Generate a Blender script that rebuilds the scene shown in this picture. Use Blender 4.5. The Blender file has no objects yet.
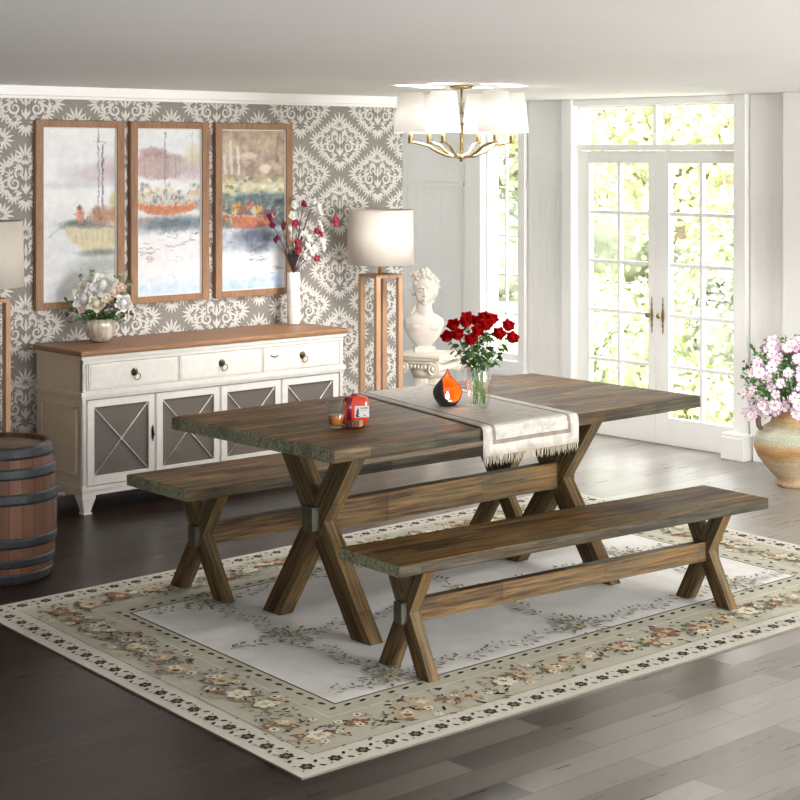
import bpy, math, random
import numpy as np
from mathutils import Vector, Matrix, noise as mnoise
R = math.radians
random.seed(7)
C = bpy.context.scene.collection
sc = bpy.context.scene

# ------------------------------------------------------------------ camera, light, exposure
CAMH = 1.75
cam_d = bpy.data.cameras.new('camera'); cam = bpy.data.objects.new('camera', cam_d); C.objects.link(cam)
cam.location = (0, 0, CAMH); cam.rotation_euler = (R(90), 0, R(-42))
cam_d.sensor_width = 36; cam_d.lens = 36 * 1700 / 800; cam_d.shift_y = -245 / 800
cam_d.clip_end = 300
sc.camera = cam
sc.view_settings.view_transform = 'Standard'; sc.view_settings.look = 'None'
sc.view_settings.exposure = 0.88; sc.view_settings.gamma = 1.0
sc.view_settings.use_curve_mapping = False
try:
    sc.cycles.use_denoising = True
    sc.cycles.max_bounces = 8; sc.cycles.diffuse_bounces = 4; sc.cycles.glossy_bounces = 4
    sc.cycles.transmission_bounces = 8; sc.cycles.transparent_max_bounces = 12
    sc.cycles.sample_clamp_indirect = 6.0
    sc.cycles.caustics_reflective = False; sc.cycles.caustics_refractive = False
except Exception: pass
w = bpy.data.worlds.new('world'); sc.world = w; w.use_nodes = True
w.node_tree.nodes['Background'].inputs[0].default_value = (0.98, 0.99, 1, 1)
w.node_tree.nodes['Background'].inputs[1].default_value = 2.4
def light(name, kind, loc, rot, energy, **k):
    d = bpy.data.lights.new(name, kind); d.energy = energy
    for a, v in k.items(): setattr(d, a, v)
    o = bpy.data.objects.new(name, d); C.objects.link(o); o.location = loc; o.rotation_euler = rot
    return o
light('sun', 'SUN', (0, 0, 10), (R(-8), R(-48), 0), 0.8, angle=R(3))
# added unseen fill lamps: right side, behind the camera, and above the garden doors
light('side_fill_light', 'AREA', (5.8, -1.6, 1.1), (R(106), 0, R(-4)), 215, shape='RECTANGLE', size=3.4, size_y=1.7, color=(1, .98, .95))
light('rear_fill_light', 'AREA', (-.2, -1.7, 1.1), (R(106), 0, R(-52)), 95, shape='RECTANGLE', size=3.0, size_y=1.6, color=(1, .98, .95))
light('over_door_fill_light', 'AREA', (9.3, 6.9, 3.1), (R(0), R(52), 0), 90, shape='RECTANGLE', size=1.6, size_y=3.4, color=(1, 1, 1))

# ------------------------------------------------------------------ photo geometry
CO, SI = math.cos(R(42)), math.sin(R(42))
def uz(u, Z): return (u * CO + Z * SI, -u * SI + Z * CO)
def at_z(px, py, z):
    Z = 1700 * (CAMH - z) / (py - 155); return Vector((*uz((px - 400) / 1700 * Z, Z), z))
def at_y(px, py, y):
    k = (px - 400) / 1700; Z = y / (CO - k * SI); p = uz(k * Z, Z); return Vector((p[0], p[1], CAMH - (py - 155) * Z / 1700))
def at_x(px, py, x):
    k = (px - 400) / 1700; Z = x / (SI + k * CO); p = uz(k * Z, Z); return Vector((p[0], p[1], CAMH - (py - 155) * Z / 1700))
def at_depth(px, py, Z):
    u = (px - 400) / 1700 * Z; p = uz(u, Z); return Vector((p[0], p[1], CAMH - (py - 155) * Z / 1700))

# ------------------------------------------------------------------ materials
def newmat(name):
    m = bpy.data.materials.new(name); m.use_nodes = True
    nt = m.node_tree; b = nt.nodes['Principled BSDF']
    return m, nt, b
def N(nt, t, **k):
    n = nt.nodes.new(t)
    for a, v in k.items():
        if a.startswith('i_'):
            key = a[2:]; key = int(key) if key.isdigit() else key.replace('_', ' ')
            n.inputs[key].default_value = v
        else: setattr(n, a, v)
    return n
def L(nt, a, b): nt.links.new(a, b)
def rgba(c): return (c[0], c[1], c[2], 1)
def srgb(r, g, b):
    f = lambda v: (v / 255 / 12.92) if v / 255 <= .04045 else ((v / 255 + .055) / 1.055) ** 2.4
    return (f(r), f(g), f(b))
def coords(nt, scale=(1, 1, 1), rot=(0, 0, 0), kind='Object', loc=(0, 0, 0)):
    tc = N(nt, 'ShaderNodeTexCoord'); mp = N(nt, 'ShaderNodeMapping')
    mp.inputs['Scale'].default_value = scale; mp.inputs['Rotation'].default_value = rot; mp.inputs['Location'].default_value = loc
    L(nt, tc.outputs[kind], mp.inputs['Vector']); return mp.outputs['Vector']
def ramp(nt, fac, stops, interp='LINEAR'):
    r = N(nt, 'ShaderNodeValToRGB'); r.color_ramp.interpolation = interp
    e = r.color_ramp.elements
    while len(e) < len(stops): e.new(.5)
    for i, (p, c) in enumerate(stops): e[i].position = p; e[i].color = rgba(c)
    L(nt, fac, r.inputs['Fac']); return r.outputs['Color']
def mix(nt, fac, a, b, mode='MIX'):
    m = N(nt, 'ShaderNodeMix', data_type='RGBA', blend_type=mode)
    for s, v in ((m.inputs[0], fac), (m.inputs[6], a), (m.inputs[7], b)):
        if isinstance(v, (int, float)): s.default_value = v
        elif isinstance(v, tuple): s.default_value = rgba(v)
        else: L(nt, v, s)
    return m.outputs[2]
def noise(nt, vec, scale, detail=4, rough=.55):
    n = N(nt, 'ShaderNodeTexNoise'); n.inputs['Scale'].default_value = scale
    n.inputs['Detail'].default_value = detail; n.inputs['Roughness'].default_value = rough
    L(nt, vec, n.inputs['Vector']); return n.outputs['Fac']
def bump(nt, b, h, strength=.3, dist=.002):
    n = N(nt, 'ShaderNodeBump'); n.inputs['Strength'].default_value = strength; n.inputs['Distance'].default_value = dist
    L(nt, h, n.inputs['Height']); L(nt, n.outputs['Normal'], b.inputs['Normal'])
def plain(name, col, rough=.5, metal=0, var=.06, vscale=20, spec=.5, bumps=0, **k):
    m, nt, b = newmat(name)
    v = noise(nt, coords(nt), vscale, 3)
    dk = tuple(c * (1 - var) for c in col); lt = tuple(min(1, c * (1 + var)) for c in col)
    L(nt, ramp(nt, v, [(.3, dk), (.7, lt)]), b.inputs['Base Color'])
    b.inputs['Roughness'].default_value = rough; b.inputs['Metallic'].default_value = metal
    b.inputs['Specular IOR Level'].default_value = spec
    for a, v2 in k.items(): b.inputs[a.replace('_', ' ')].default_value = v2
    if bumps: bump(nt, b, noise(nt, coords(nt), vscale * 6, 3), bumps)
    return m
def glassmat(name, col=(1, 1, 1), rough=0.0, ior=1.45):
    m, nt, b = newmat(name)
    b.inputs['Base Color'].default_value = rgba(col); b.inputs['Roughness'].default_value = rough
    b.inputs['Transmission Weight'].default_value = 1; b.inputs['IOR'].default_value = ior
    return m
def wood_blocks(name, pal, bw=.34, rh=.045, rough=.42, seed=0, sheen=.5):
    """butcher-block planks with streaky reclaimed grain, length along local X"""
    m, nt, b = newmat(name)
    v = coords(nt, loc=(seed * .37, seed * .013, seed * .21))
    br = N(nt, 'ShaderNodeTexBrick'); br.offset = .37; br.squash = 1
    for s, val in (('Scale', 1), ('Brick Width', bw), ('Row Height', rh), ('Mortar Size', .0007), ('Mortar Smooth', .3), ('Bias', 0)):
        br.inputs[s].default_value = val
    br.inputs['Color1'].default_value = (0, 0, 0, 1); br.inputs['Color2'].default_value = (1, 1, 1, 1); br.inputs['Mortar'].default_value = (.2, .2, .2, 1)
    L(nt, v, br.inputs['Vector'])
    vs = coords(nt, scale=(1.5, 26, 26), loc=(seed, 0, 0)); vf = coords(nt, scale=(3.0, 90, 90), loc=(0, seed, 0))
    n1 = noise(nt, vs, 1.9, 5, .62); n2 = noise(nt, vf, 1.0, 5, .7); n3 = noise(nt, coords(nt, scale=(1.1, 5, 5)), 2.2, 3, .5)
    def mth(op, a, c):
        q = N(nt, 'ShaderNodeMath', operation=op)
        for i, x in enumerate((a, c)):
            if isinstance(x, (int, float)): q.inputs[i].default_value = x
            else: L(nt, x, q.inputs[i])
        return q.outputs[0]
    f = mth('ADD', mth('MULTIPLY', br.outputs['Color'], .42), mth('MULTIPLY', n1, 1.0))
    f = mth('ADD', f, mth('MULTIPLY', n3, .3)); f = mth('SUBTRACT', f, .36)
    col = ramp(nt, f, pal)
    g = ramp(nt, n2, [(.38, (.34, .32, .30)), (.5, (.95, .95, .95)), (.62, (1.5, 1.42, 1.3))])
    col = mix(nt, .85, col, g, 'MULTIPLY')
    seam = ramp(nt, br.outputs['Fac'], [(0, (1, 1, 1)), (1, (.35, .32, .3))])
    col = mix(nt, 1.0, col, seam, 'MULTIPLY')
    L(nt, col, b.inputs['Base Color']); b.inputs['Roughness'].default_value = rough
    b.inputs['Specular IOR Level'].default_value = sheen
    bump(nt, b, n2, .35, .002)
    return m
PAL_TOP = [(.16, srgb(34, 25, 14)), (.36, srgb(74, 50, 22)), (.47, srgb(122, 84, 34)), (.55, srgb(72, 58, 34)), (.66, srgb(100, 86, 54)), (.78, srgb(150, 102, 40)), (.9, srgb(146, 122, 74))]
PAL_EDGE = [(.12, srgb(30, 28, 22)), (.34, srgb(50, 48, 38)), (.5, srgb(72, 69, 54)), (.62, srgb(56, 46, 32)), (.75, srgb(84, 66, 42)), (.9, srgb(104, 94, 70))]
PAL_LEG = [(.1, srgb(40, 30, 20)), (.34, srgb(72, 54, 32)), (.5, srgb(108, 86, 54)), (.64, srgb(82, 76, 58)), (.8, srgb(114, 86, 50)), (.96, srgb(130, 112, 80))]
M = {}
M['wtop'] = wood_blocks('reclaimed_tabletop_wood', PAL_TOP, .36, .05, rough=.55, sheen=.12)
M['wedge'] = wood_blocks('greyed_edge_wood', PAL_EDGE, .30, .05, sheen=.25, rough=.55, seed=3)
M['wend'] = wood_blocks('green_grey_end_grain', [(.12, srgb(70, 74, 60)), (.4, srgb(112, 118, 98)), (.6, srgb(136, 140, 116)), (.8, srgb(112, 102, 78)), (.95, srgb(176, 172, 146))], .1, .05, rough=.6, seed=5)
M['wleg'] = wood_blocks('leg_wood', PAL_LEG, .5, .052, sheen=.25, rough=.55, seed=9)
M['wblock'] = plain('dark_block_wood', srgb(66, 66, 52), .6, var=.3, vscale=30, bumps=.3)

def simple_wood(name, dark, lite, rough=.4, sc_=(2, 30, 30), bumps=.15, rot=(0, 0, 0)):
    m, nt, b = newmat(name)
    n1 = noise(nt, coords(nt, scale=sc_, rot=rot), 1.5, 5, .6); n2 = noise(nt, coords(nt, scale=tuple(s * 3 for s in sc_), rot=rot), 1.5, 3, .6)
    c = ramp(nt, n1, [(.3, dark), (.7, lite)]); c = mix(nt, .35, c, ramp(nt, n2, [(.4, dark), (.6, lite)]))
    L(nt, c, b.inputs['Base Color']); b.inputs['Roughness'].default_value = rough
    bump(nt, b, n2, bumps, .001); return m
M['sbtop'] = simple_wood('sideboard_brown_top', srgb(112, 78, 52), srgb(158, 116, 82), .45)
M['frame'] = simple_wood('picture_frame_wood', srgb(124, 88, 62), srgb(160, 122, 90), .5, (25, 25, 3))
M['lampwood'] = simple_wood('lamp_leg_wood', srgb(160, 122, 92), srgb(196, 160, 128), .5, (30, 30, 3))
M['white_wood'] = plain('worn_white_paint', srgb(214, 211, 206), .45, var=.05, vscale=35)
M['white_wood_shaded'] = plain('white_paint_shaded_side', srgb(206, 190, 168), .5, var=.04, vscale=20)  # darker cream copy of the white paint, left side's shading put into colour
M['mesh_panel'] = plain('taupe_mesh_panel', srgb(96, 88, 82), .6, var=.06, vscale=60)
M['bronze'] = plain('aged_bronze', srgb(96, 80, 56), .35, .9, var=.2, vscale=60)
M['darkiron'] = plain('dark_iron', srgb(50, 46, 42), .45, .8, var=.2, vscale=60)
M['brass'] = plain('antique_brass', srgb(160, 142, 104), .28, 1.0, var=.12, vscale=30)
M['white_paint'] = plain('white_wall_paint', srgb(248, 247, 246), .45, var=.01, vscale=4)
M['trim'] = plain('white_trim_paint', srgb(249, 249, 248), .35, var=.01, vscale=4)
M['ceiling'] = plain('white_ceiling_paint', (.93, .93, .93), .7, var=.005, vscale=3)
M['groove'] = plain('panel_groove', srgb(196, 193, 190), .6, var=.02)
M['plaster'] = plain('white_plaster', srgb(214, 206, 198), .6, var=.03, vscale=25)
M['ivory'] = plain('ivory_capital', srgb(228, 220, 206), .55, var=.04, vscale=25)
def panemat():
    m = bpy.data.materials.new('window_pane'); m.use_nodes = True; nt = m.node_tree
    nt.nodes.remove(nt.nodes['Principled BSDF']); out = nt.nodes['Material Output']
    t = N(nt, 'ShaderNodeBsdfTransparent'); g = N(nt, 'ShaderNodeBsdfGlossy'); g.inputs['Roughness'].default_value = .02
    lw = N(nt, 'ShaderNodeLayerWeight'); lw.inputs['Blend'].default_value = .5; pw = N(nt, 'ShaderNodeMath', operation='POWER'); L(nt, lw.outputs['Facing'], pw.inputs[0]); pw.inputs[1].default_value = 5
    f = N(nt, 'ShaderNodeMath', operation='MULTIPLY_ADD'); L(nt, pw.outputs[0], f.inputs[0]); f.inputs[1].default_value = .7; f.inputs[2].default_value = .03
    ms = N(nt, 'ShaderNodeMixShader'); L(nt, f.outputs[0], ms.inputs[0]); L(nt, t.outputs[0], ms.inputs[1]); L(nt, g.outputs[0], ms.inputs[2])
    L(nt, ms.outputs[0], out.inputs[0]); return m
M['pane'] = panemat()
def thinglass():
    m = bpy.data.materials.new('clear_glass'); m.use_nodes = True; nt = m.node_tree
    nt.nodes.remove(nt.nodes['Principled BSDF']); out = nt.nodes['Material Output']
    t = N(nt, 'ShaderNodeBsdfTransparent'); t.inputs[0].default_value = (.97, .98, .98, 1); g = N(nt, 'ShaderNodeBsdfGlossy'); g.inputs['Roughness'].default_value = .04
    lw = N(nt, 'ShaderNodeLayerWeight'); lw.inputs['Blend'].default_value = .5; pw = N(nt, 'ShaderNodeMath', operation='POWER'); L(nt, lw.outputs['Facing'], pw.inputs[0]); pw.inputs[1].default_value = 3.5
    f = N(nt, 'ShaderNodeMath', operation='MULTIPLY_ADD'); L(nt, pw.outputs[0], f.inputs[0]); f.inputs[1].default_value = .7; f.inputs[2].default_value = .05
    ms = N(nt, 'ShaderNodeMixShader'); L(nt, f.outputs[0], ms.inputs[0]); L(nt, t.outputs[0], ms.inputs[1]); L(nt, g.outputs[0], ms.inputs[2])
    L(nt, ms.outputs[0], out.inputs[0]); return m
M['clear'] = thinglass()

def floor_mat():
    m, nt, b = newmat('dark_plank_floor')
    v = coords(nt)
    br = N(nt, 'ShaderNodeTexBrick'); br.offset = .43
    for s, val in (('Scale', 1), ('Brick Width', .95), ('Row Height', .115), ('Mortar Size', .0016), ('Mortar Smooth', .2), ('Bias', 0)): br.inputs[s].default_value = val
    br.inputs['Color1'].default_value = (0, 0, 0, 1); br.inputs['Color2'].default_value = (1, 1, 1, 1); br.inputs['Mortar'].default_value = (.5, .5, .5, 1)
    L(nt, v, br.inputs['Vector'])
    n1 = noise(nt, coords(nt, scale=(1.2, 14, 1)), 2.5, 5, .6)
    f = mix(nt, .55, br.outputs['Color'], n1)
    col = ramp(nt, f, [(.15, srgb(20, 11, 8)), (.5, srgb(34, 22, 16)), (.85, srgb(52, 36, 26))])
    # blend from dark brown to pale grey across the room, jittered per board
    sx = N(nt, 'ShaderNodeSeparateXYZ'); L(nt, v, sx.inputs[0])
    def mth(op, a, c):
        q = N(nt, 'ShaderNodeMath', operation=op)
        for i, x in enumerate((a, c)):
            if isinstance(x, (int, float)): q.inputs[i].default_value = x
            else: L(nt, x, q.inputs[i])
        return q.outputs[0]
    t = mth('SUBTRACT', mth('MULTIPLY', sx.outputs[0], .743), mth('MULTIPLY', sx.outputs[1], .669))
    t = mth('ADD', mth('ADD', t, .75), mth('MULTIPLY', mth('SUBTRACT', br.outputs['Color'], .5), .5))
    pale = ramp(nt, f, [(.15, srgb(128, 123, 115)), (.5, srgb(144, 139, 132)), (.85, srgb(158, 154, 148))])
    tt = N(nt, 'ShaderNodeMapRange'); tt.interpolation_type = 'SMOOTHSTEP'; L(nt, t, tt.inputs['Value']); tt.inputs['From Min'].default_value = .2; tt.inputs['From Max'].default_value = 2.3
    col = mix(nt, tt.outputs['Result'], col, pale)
    col = mix(nt, 1.0, col, ramp(nt, br.outputs['Fac'], [(0, (1, 1, 1)), (1, (.5, .5, .5))]), 'MULTIPLY')
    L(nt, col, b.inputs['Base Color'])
    L(nt, ramp(nt, n1, [(.3, (.26,) * 3), (.7, (.36,) * 3)]), b.inputs['Roughness'])
    b.inputs['IOR'].default_value = 1.4; b.inputs['Coat Weight'].default_value = .0; b.inputs['Coat Roughness'].default_value = .2
    bump(nt, b, br.outputs['Fac'], -.25, .001)
    return m
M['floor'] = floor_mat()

# ------------------------------------------------------------------ mesh builder
class MB:
    def __init__(s): s.v = []; s.f = []; s.m = []; s.sm = []
    def add(s, vs, fs, mat=0, smooth=False, mtx=None):
        o = len(s.v)
        for p in vs:
            p = Vector(p)
            if mtx is not None: p = mtx @ p
            s.v.append(tuple(p))
        for f in fs: s.f.append(tuple(i + o for i in f)); s.m.append(mat); s.sm.append(smooth)
        return s
    def box(s, x0, x1, y0, y1, z0, z1, mat=0, mtx=None, mats=None):
        vs = [(x0, y0, z0), (x1, y0, z0), (x1, y1, z0), (x0, y1, z0), (x0, y0, z1), (x1, y0, z1), (x1, y1, z1), (x0, y1, z1)]
        fs = [(3, 2, 1, 0), (4, 5, 6, 7), (0, 1, 5, 4), (1, 2, 6, 5), (2, 3, 7, 6), (3, 0, 4, 7)]
        if mats is None: return s.add(vs, fs, mat, False, mtx)
        o = len(s.v); s.add(vs, fs, 0, False, mtx)
        for i in range(6): s.m[-6 + i] = mats[i]      # bottom, top, front(-y), right(+x), back(+y), left(-x)
        return s
    def frustum(s, c0, a0, b0, c1, a1, b1, mat=0):
        vs = []
        for c, a, b in ((c0, a0, b0), (c1, a1, b1)):
            c = Vector(c); vs += [c + Vector((-a, -b, 0)), c + Vector((a, -b, 0)), c + Vector((a, b, 0)), c + Vector((-a, b, 0))]
        return s.add(vs, [(3, 2, 1, 0), (4, 5, 6, 7), (0, 1, 5, 4), (1, 2, 6, 5), (2, 3, 7, 6), (3, 0, 4, 7)], mat)
    def lathe(s, prof, seg=32, mat=0, mtx=None, smooth=True, wav=None, close=False):
        vs = []; n = len(prof)
        for r, z in prof:
            for i in range(seg):
                a = 2 * math.pi * i / seg; k = wav(a, z) if wav else 1
                vs.append((r * k * math.cos(a), r * k * math.sin(a), z))
        fs = [(j * seg + i, j * seg + (i + 1) % seg, (j + 1) * seg + (i + 1) % seg, (j + 1) * seg + i) for j in range(n - 1) for i in range(seg)]
        if close: fs += [((n - 1) * seg + i, (n - 1) * seg + (i + 1) % seg, (i + 1) % seg, i) for i in range(seg)]
        else: fs += [tuple(range(seg))[::-1], tuple((n - 1) * seg + i for i in range(seg))]
        return s.add(vs, fs, mat, smooth, mtx)
    def tube(s, pts, r, seg=8, mat=0, mtx=None, smooth=True):
        pts = [Vector(p) for p in pts]; n = len(pts); rs = r if isinstance(r, (list, tuple)) else [r] * n
        vs = []; up = None
        for i, p in enumerate(pts):
            d = (pts[min(i + 1, n - 1)] - pts[max(i - 1, 0)]).normalized()
            if up is None or abs(up.dot(d)) > .95: up = Vector((0, 0, 1)) if abs(d.z) < .9 else Vector((1, 0, 0))
            a = d.cross(up).normalized(); b = a.cross(d).normalized(); up = b
            for k in range(seg):
                t = 2 * math.pi * k / seg; vs.append(p + (a * math.cos(t) + b * math.sin(t)) * rs[i])
        fs = [(j * seg + k, j * seg + (k + 1) % seg, (j + 1) * seg + (k + 1) % seg, (j + 1) * seg + k) for j in range(n - 1) for k in range(seg)]
        fs += [tuple(range(seg))[::-1], tuple((n - 1) * seg + k for k in range(seg))]
        return s.add(vs, fs, mat, smooth, mtx)
    def ball(s, c, r, su=12, sv=8, mat=0, mtx=None, rough=0):
        c = Vector(c); rr = r if isinstance(r, (tuple, list)) else (r, r, r); vs = [c + Vector((0, 0, -rr[2]))]
        for j in range(1, sv):
            t = -math.pi / 2 + math.pi * j / sv
            for i in range(su):
                a = 2 * math.pi * i / su; k = 1 + rough * random.uniform(-1, 1)
                vs.append(c + Vector((rr[0] * math.cos(t) * math.cos(a) * k, rr[1] * math.cos(t) * math.sin(a) * k, rr[2] * math.sin(t) * k)))
        vs.append(c + Vector((0, 0, rr[2]))); top = len(vs) - 1
        fs = [(0, 1 + (i + 1) % su, 1 + i) for i in range(su)]
        for j in range(sv - 2):
            for i in range(su): a = 1 + j * su; fs.append((a + i, a + (i + 1) % su, a + su + (i + 1) % su, a + su + i))
        a = 1 + (sv - 2) * su; fs += [(a + i, a + (i + 1) % su, top) for i in range(su)]
        return s.add(vs, fs, mat, True, mtx)
    def leaf(s, base, tip, width, normal=None, mat=0, fold=.15, curve=.1):
        base = Vector(base); tip = Vector(tip); d = tip - base; ln = d.length; dn = d.normalized()
        nrm = Vector(normal) if normal else Vector((random.uniform(-1, 1), random.uniform(-1, 1), 1))
        sd = dn.cross(nrm)
        if sd.length < 1e-4: sd = dn.cross(Vector((1, 0, .3)))
        sd.normalize(); up = sd.cross(dn).normalized()
        vs = []
        prof = [(0, .06), (.3, .42), (.55, .5), (.8, .3), (1, .02)]
        for t, ww in prof:
            c = base + d * t - up * curve * ln * t * t
            vs += [c - sd * ww * width + up * fold * width * ww, c, c + sd * ww * width + up * fold * width * ww]
        fs = []
        for i in range(4): a = i * 3; fs += [(a, a + 1, a + 4, a + 3), (a + 1, a + 2, a + 5, a + 4)]
        return s.add(vs, fs, mat, True)
    def build(s, name, mats, parent=None, bevel=0, mtx=None, seg=2, autosmooth=None):
        me = bpy.data.meshes.new(name); me.from_pydata(s.v, [], s.f); me.update()
        if not isinstance(mats, (list, tuple)): mats = [mats]
        for mm in mats: me.materials.append(M[mm] if isinstance(mm, str) else mm)
        me.polygons.foreach_set('material_index', s.m); me.polygons.foreach_set('use_smooth', s.sm)
        o = bpy.data.objects.new(name, me); C.objects.link(o)
        if parent is not None: o.parent = parent
        if mtx is not None: o.matrix_local = mtx
        if bevel:
            b = o.modifiers.new('bevel', 'BEVEL'); b.width = bevel; b.segments = seg; b.limit_method = 'ANGLE'; b.angle_limit = R(40)
        return o
def tag(o, label=None, cat=None, group=None, kind=None):
    if label: o['label'] = label
    if cat: o['category'] = cat
    if group: o['group'] = group
    if kind: o['kind'] = kind
    return o
def thing(name, label, cat, loc=(0, 0, 0), rz=0, group=None):
    o = bpy.data.objects.new(name, None); C.objects.link(o); o.location = loc; o.rotation_euler = (0, 0, rz); o.empty_display_size = .1
    return tag(o, label, cat, group)
def struct(o): o['kind'] = 'structure'; return o
def recentre(o):
    """move a mesh's origin to the middle of its base so it stands there itself"""
    me = o.data; n = len(me.vertices); a = np.empty(n * 3); me.vertices.foreach_get('co', a); a = a.reshape(-1, 3)
    c = np.array([(a[:, 0].min() + a[:, 0].max()) / 2, (a[:, 1].min() + a[:, 1].max()) / 2, a[:, 2].min()])
    me.vertices.foreach_set('co', (a - c).ravel()); o.location = Vector(c); me.update(); return o

# ================================================================== SETTING
WY, DX, CH = 7.64, 8.03, 2.10       # wallpaper wall plane, garden door wall plane, ceiling height
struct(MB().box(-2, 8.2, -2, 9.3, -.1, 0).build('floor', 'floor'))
struct(MB().box(-2, 8.3, -2, 9.3, CH, CH + .1).build('ceiling', 'ceiling'))
struct(MB().box(-2.1, -2, -2, 9.3, 0, CH).build('wall_front', 'white_paint'))
struct(MB().box(-2, 8.3, -2.1, -2, 0, CH).build('wall_side', 'white_paint'))
struct(MB().box(6.9, 8.3, 9.2, 9.3, 0, CH).build('wall_alcove', 'white_paint'))

# --- wallpaper wall: taupe ground with raised silver damask motifs in the same mesh
def wp_mats():
    m, nt, b = newmat('wallpaper_ground')
    n1 = noise(nt, coords(nt, scale=(60, 1, 260)), 1.0, 3)
    L(nt, ramp(nt, n1, [(.3, srgb(127, 122, 117)), (.7, srgb(144, 140, 134))]), b.inputs['Base Color']); b.inputs['Roughness'].default_value = .6
    m2, nt, b = newmat('wallpaper_damask')
    n1 = noise(nt, coords(nt, scale=(60, 1, 260)), 1.0, 3)
    L(nt, ramp(nt, n1, [(.3, srgb(204, 200, 194)), (.7, srgb(222, 218, 213))]), b.inputs['Base Color']); b.inputs['Roughness'].default_value = .42
    return [m, m2]
def petal2d(x0, z0, ang, ln, wd, bend=0.0, n=5):
    pts = []; L_, R_ = [], []
    for i in range(n + 1):
        t = i / n; a = ang + bend * t
        x = x0 + math.cos(ang + bend * t * .5) * ln * t; z = z0 + math.sin(ang + bend * t * .5) * ln * t
        ww = wd * math.sin(math.pi * min(1, t ** .8 * .93 + .05)) * .5
        L_.append((x - math.sin(a) * ww, z + math.cos(a) * ww)); R_.append((x + math.sin(a) * ww, z - math.cos(a) * ww))
    return L_, R_
def damask():
    quads = []
    def strip(Lp, Rp):
        for i in range(len(Lp) - 1): quads.append((Lp[i], Rp[i], Rp[i + 1], Lp[i + 1]))
    def leaf(x0, z0, ang, ln, wd, bend=0):
        strip(*petal2d(x0, z0, R(ang), ln, wd, R(bend)))
        strip(*[[(-x, z) for x, z in q] for q in petal2d(x0, z0, R(ang), ln, wd, R(bend))][::-1])
    def scroll(cx, cz, r0, r1, a0, turns, wd, n=16):
        Lp, Rp = [], []
        for i in range(n + 1):
            t = i / n; a = R(a0 + 360 * turns * t); r = r0 + (r1 - r0) * t; ww = wd * (.35 + .65 * (1 - t)) / 2
            Lp.append((cx + math.cos(a) * (r + ww), cz + math.sin(a) * (r + ww))); Rp.append((cx + math.cos(a) * (r - ww), cz + math.sin(a) * (r - ww)))
        strip(Lp, Rp); strip([(-x, z) for x, z in Rp], [(-x, z) for x, z in Lp])
    def fan(x0, z0, ang, spread, n, ln, wd, bend=0):
        for k in range(n):
            t = (k / (n - 1) - .5) * 2 if n > 1 else 0
            if x0 < .005 and t < -.01: continue
            a = ang - t * spread; g = .16
            leaf(x0 + math.cos(R(a)) * ln * g, z0 + math.sin(R(a)) * ln * g, a, ln * (1 - g) * (1 - .22 * t * t), wd, bend * t)
    fan(0, .102, 90, 78, 7, .080, .0135, -12); fan(0, .066, 90, 60, 5, .036, .009)
    fan(.056, .074, 66, 78, 7, .062, .0115, -14); fan(.036, .044, 58, 66, 5, .036, .009)
    fan(.102, .044, 42, 80, 7, .064, .0120, -14); fan(.078, .012, 34, 70, 5, .040, .009)
    fan(.156, .004, 4, 86, 8, .072, .0125, -14); fan(.124, -.012, -6, 64, 5, .034, .009)
    fan(.108, -.050, -38, 80, 7, .062, .0115, 14); fan(.066, -.088, -64, 72, 6, .056, .0115, 14); fan(.040, -.060, -50, 60, 4, .036, .009)
    fan(0, -.112, -90, 70, 7, .068, .0130, 12)
    leaf(.012, .046, 20, .05, .011, 60); leaf(.012, .084, -10, .04, .010, 50); leaf(.02, -.10, 10, .04, .010, -60)
    # inner scrolls, stem and core
    scroll(.062, -.028, .036, .008, 80, -1.35, .017); scroll(.034, .026, .028, .006, -60, 1.2, .013); scroll(.108, -.034, .026, .006, 150, -1.1, .012)
    leaf(0, -.085, 90, .060, .024); leaf(0, -.02, 90, .07, .018); leaf(.010, -.070, 60, .04, .012, 20); leaf(.010, -.010, 55, .05, .012, 20)
    leaf(.020, -.075, -20, .045, .013, -30); leaf(.014, .040, 20, .032, .011)
    out = []
    for q in quads:
        ar = sum(q[i][0] * q[(i + 1) % 4][1] - q[(i + 1) % 4][0] * q[i][1] for i in range(4))
        out.append(q if ar > 0 else q[::-1])
    return out
wb = MB(); wb.box(-2, 6.9, WY, WY + .1, 0, CH, 0)
dq = damask()
for row in range(-6, 8):
    for i in range(-17, 3):
        for ox, oz in ((6.695, 1.635), (6.400, 1.826)):
            cx, cz = ox + .59 * i, oz + .378 * (row - 2)
            if cx < 3.2 or cx > 7.1 or cz < -.1 or cz > 2.2: continue
            for qi, q in enumerate(dq):
                pts = [(cx + a * 1.02, cz + b * .98) for a, b in q]
                if any(p[0] > 6.899 or p[1] > CH or p[1] < 0 for p in pts): continue
                wb.add([(p[0], WY - .0008 - qi * 6e-6, p[1]) for p in pts], [(0, 1, 2, 3)], 1)
struct(wb.build('wall_left', wp_mats()))
struct(MB().box(6.8, 6.9, WY + .1, 9.2, 0, CH).build('wall_return', 'white_paint'))
# crown mouldings
cr = MB(); cr.box(-2, 6.92, WY - .035, WY, CH - .05, CH); cr.box(-2, 6.92, WY - .02, WY, CH - .065, CH - .05)
struct(cr.build('trim_1', 'ceiling', bevel=.004))

# --- garden door wall
def yp(px): return at_x(px, 300, DX).y
yS0, yS1 = yp(519), yp(486)                     # side window glass
yD0, yD1 = yp(738), yp(576)                     # door opening
ZT = 2.055
wr = MB(); T = .14
wr.box(DX, DX + T, -2, yD0, 0, CH); wr.box(DX, DX + T, yD1, yS0 - .02, 0, CH); wr.box(DX, DX + T, yS1 + .02, 9.3, 0, CH)
wr.box(DX, DX + T, yD0, yD1, ZT, CH); wr.box(DX, DX + T, yS0 - .02, yS1 + .02, 0, .40); wr.box(DX, DX + T, yS0 - .02, yS1 + .02, 2.02, CH)
struct(wr.build('wall_right', 'white_paint'))
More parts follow.
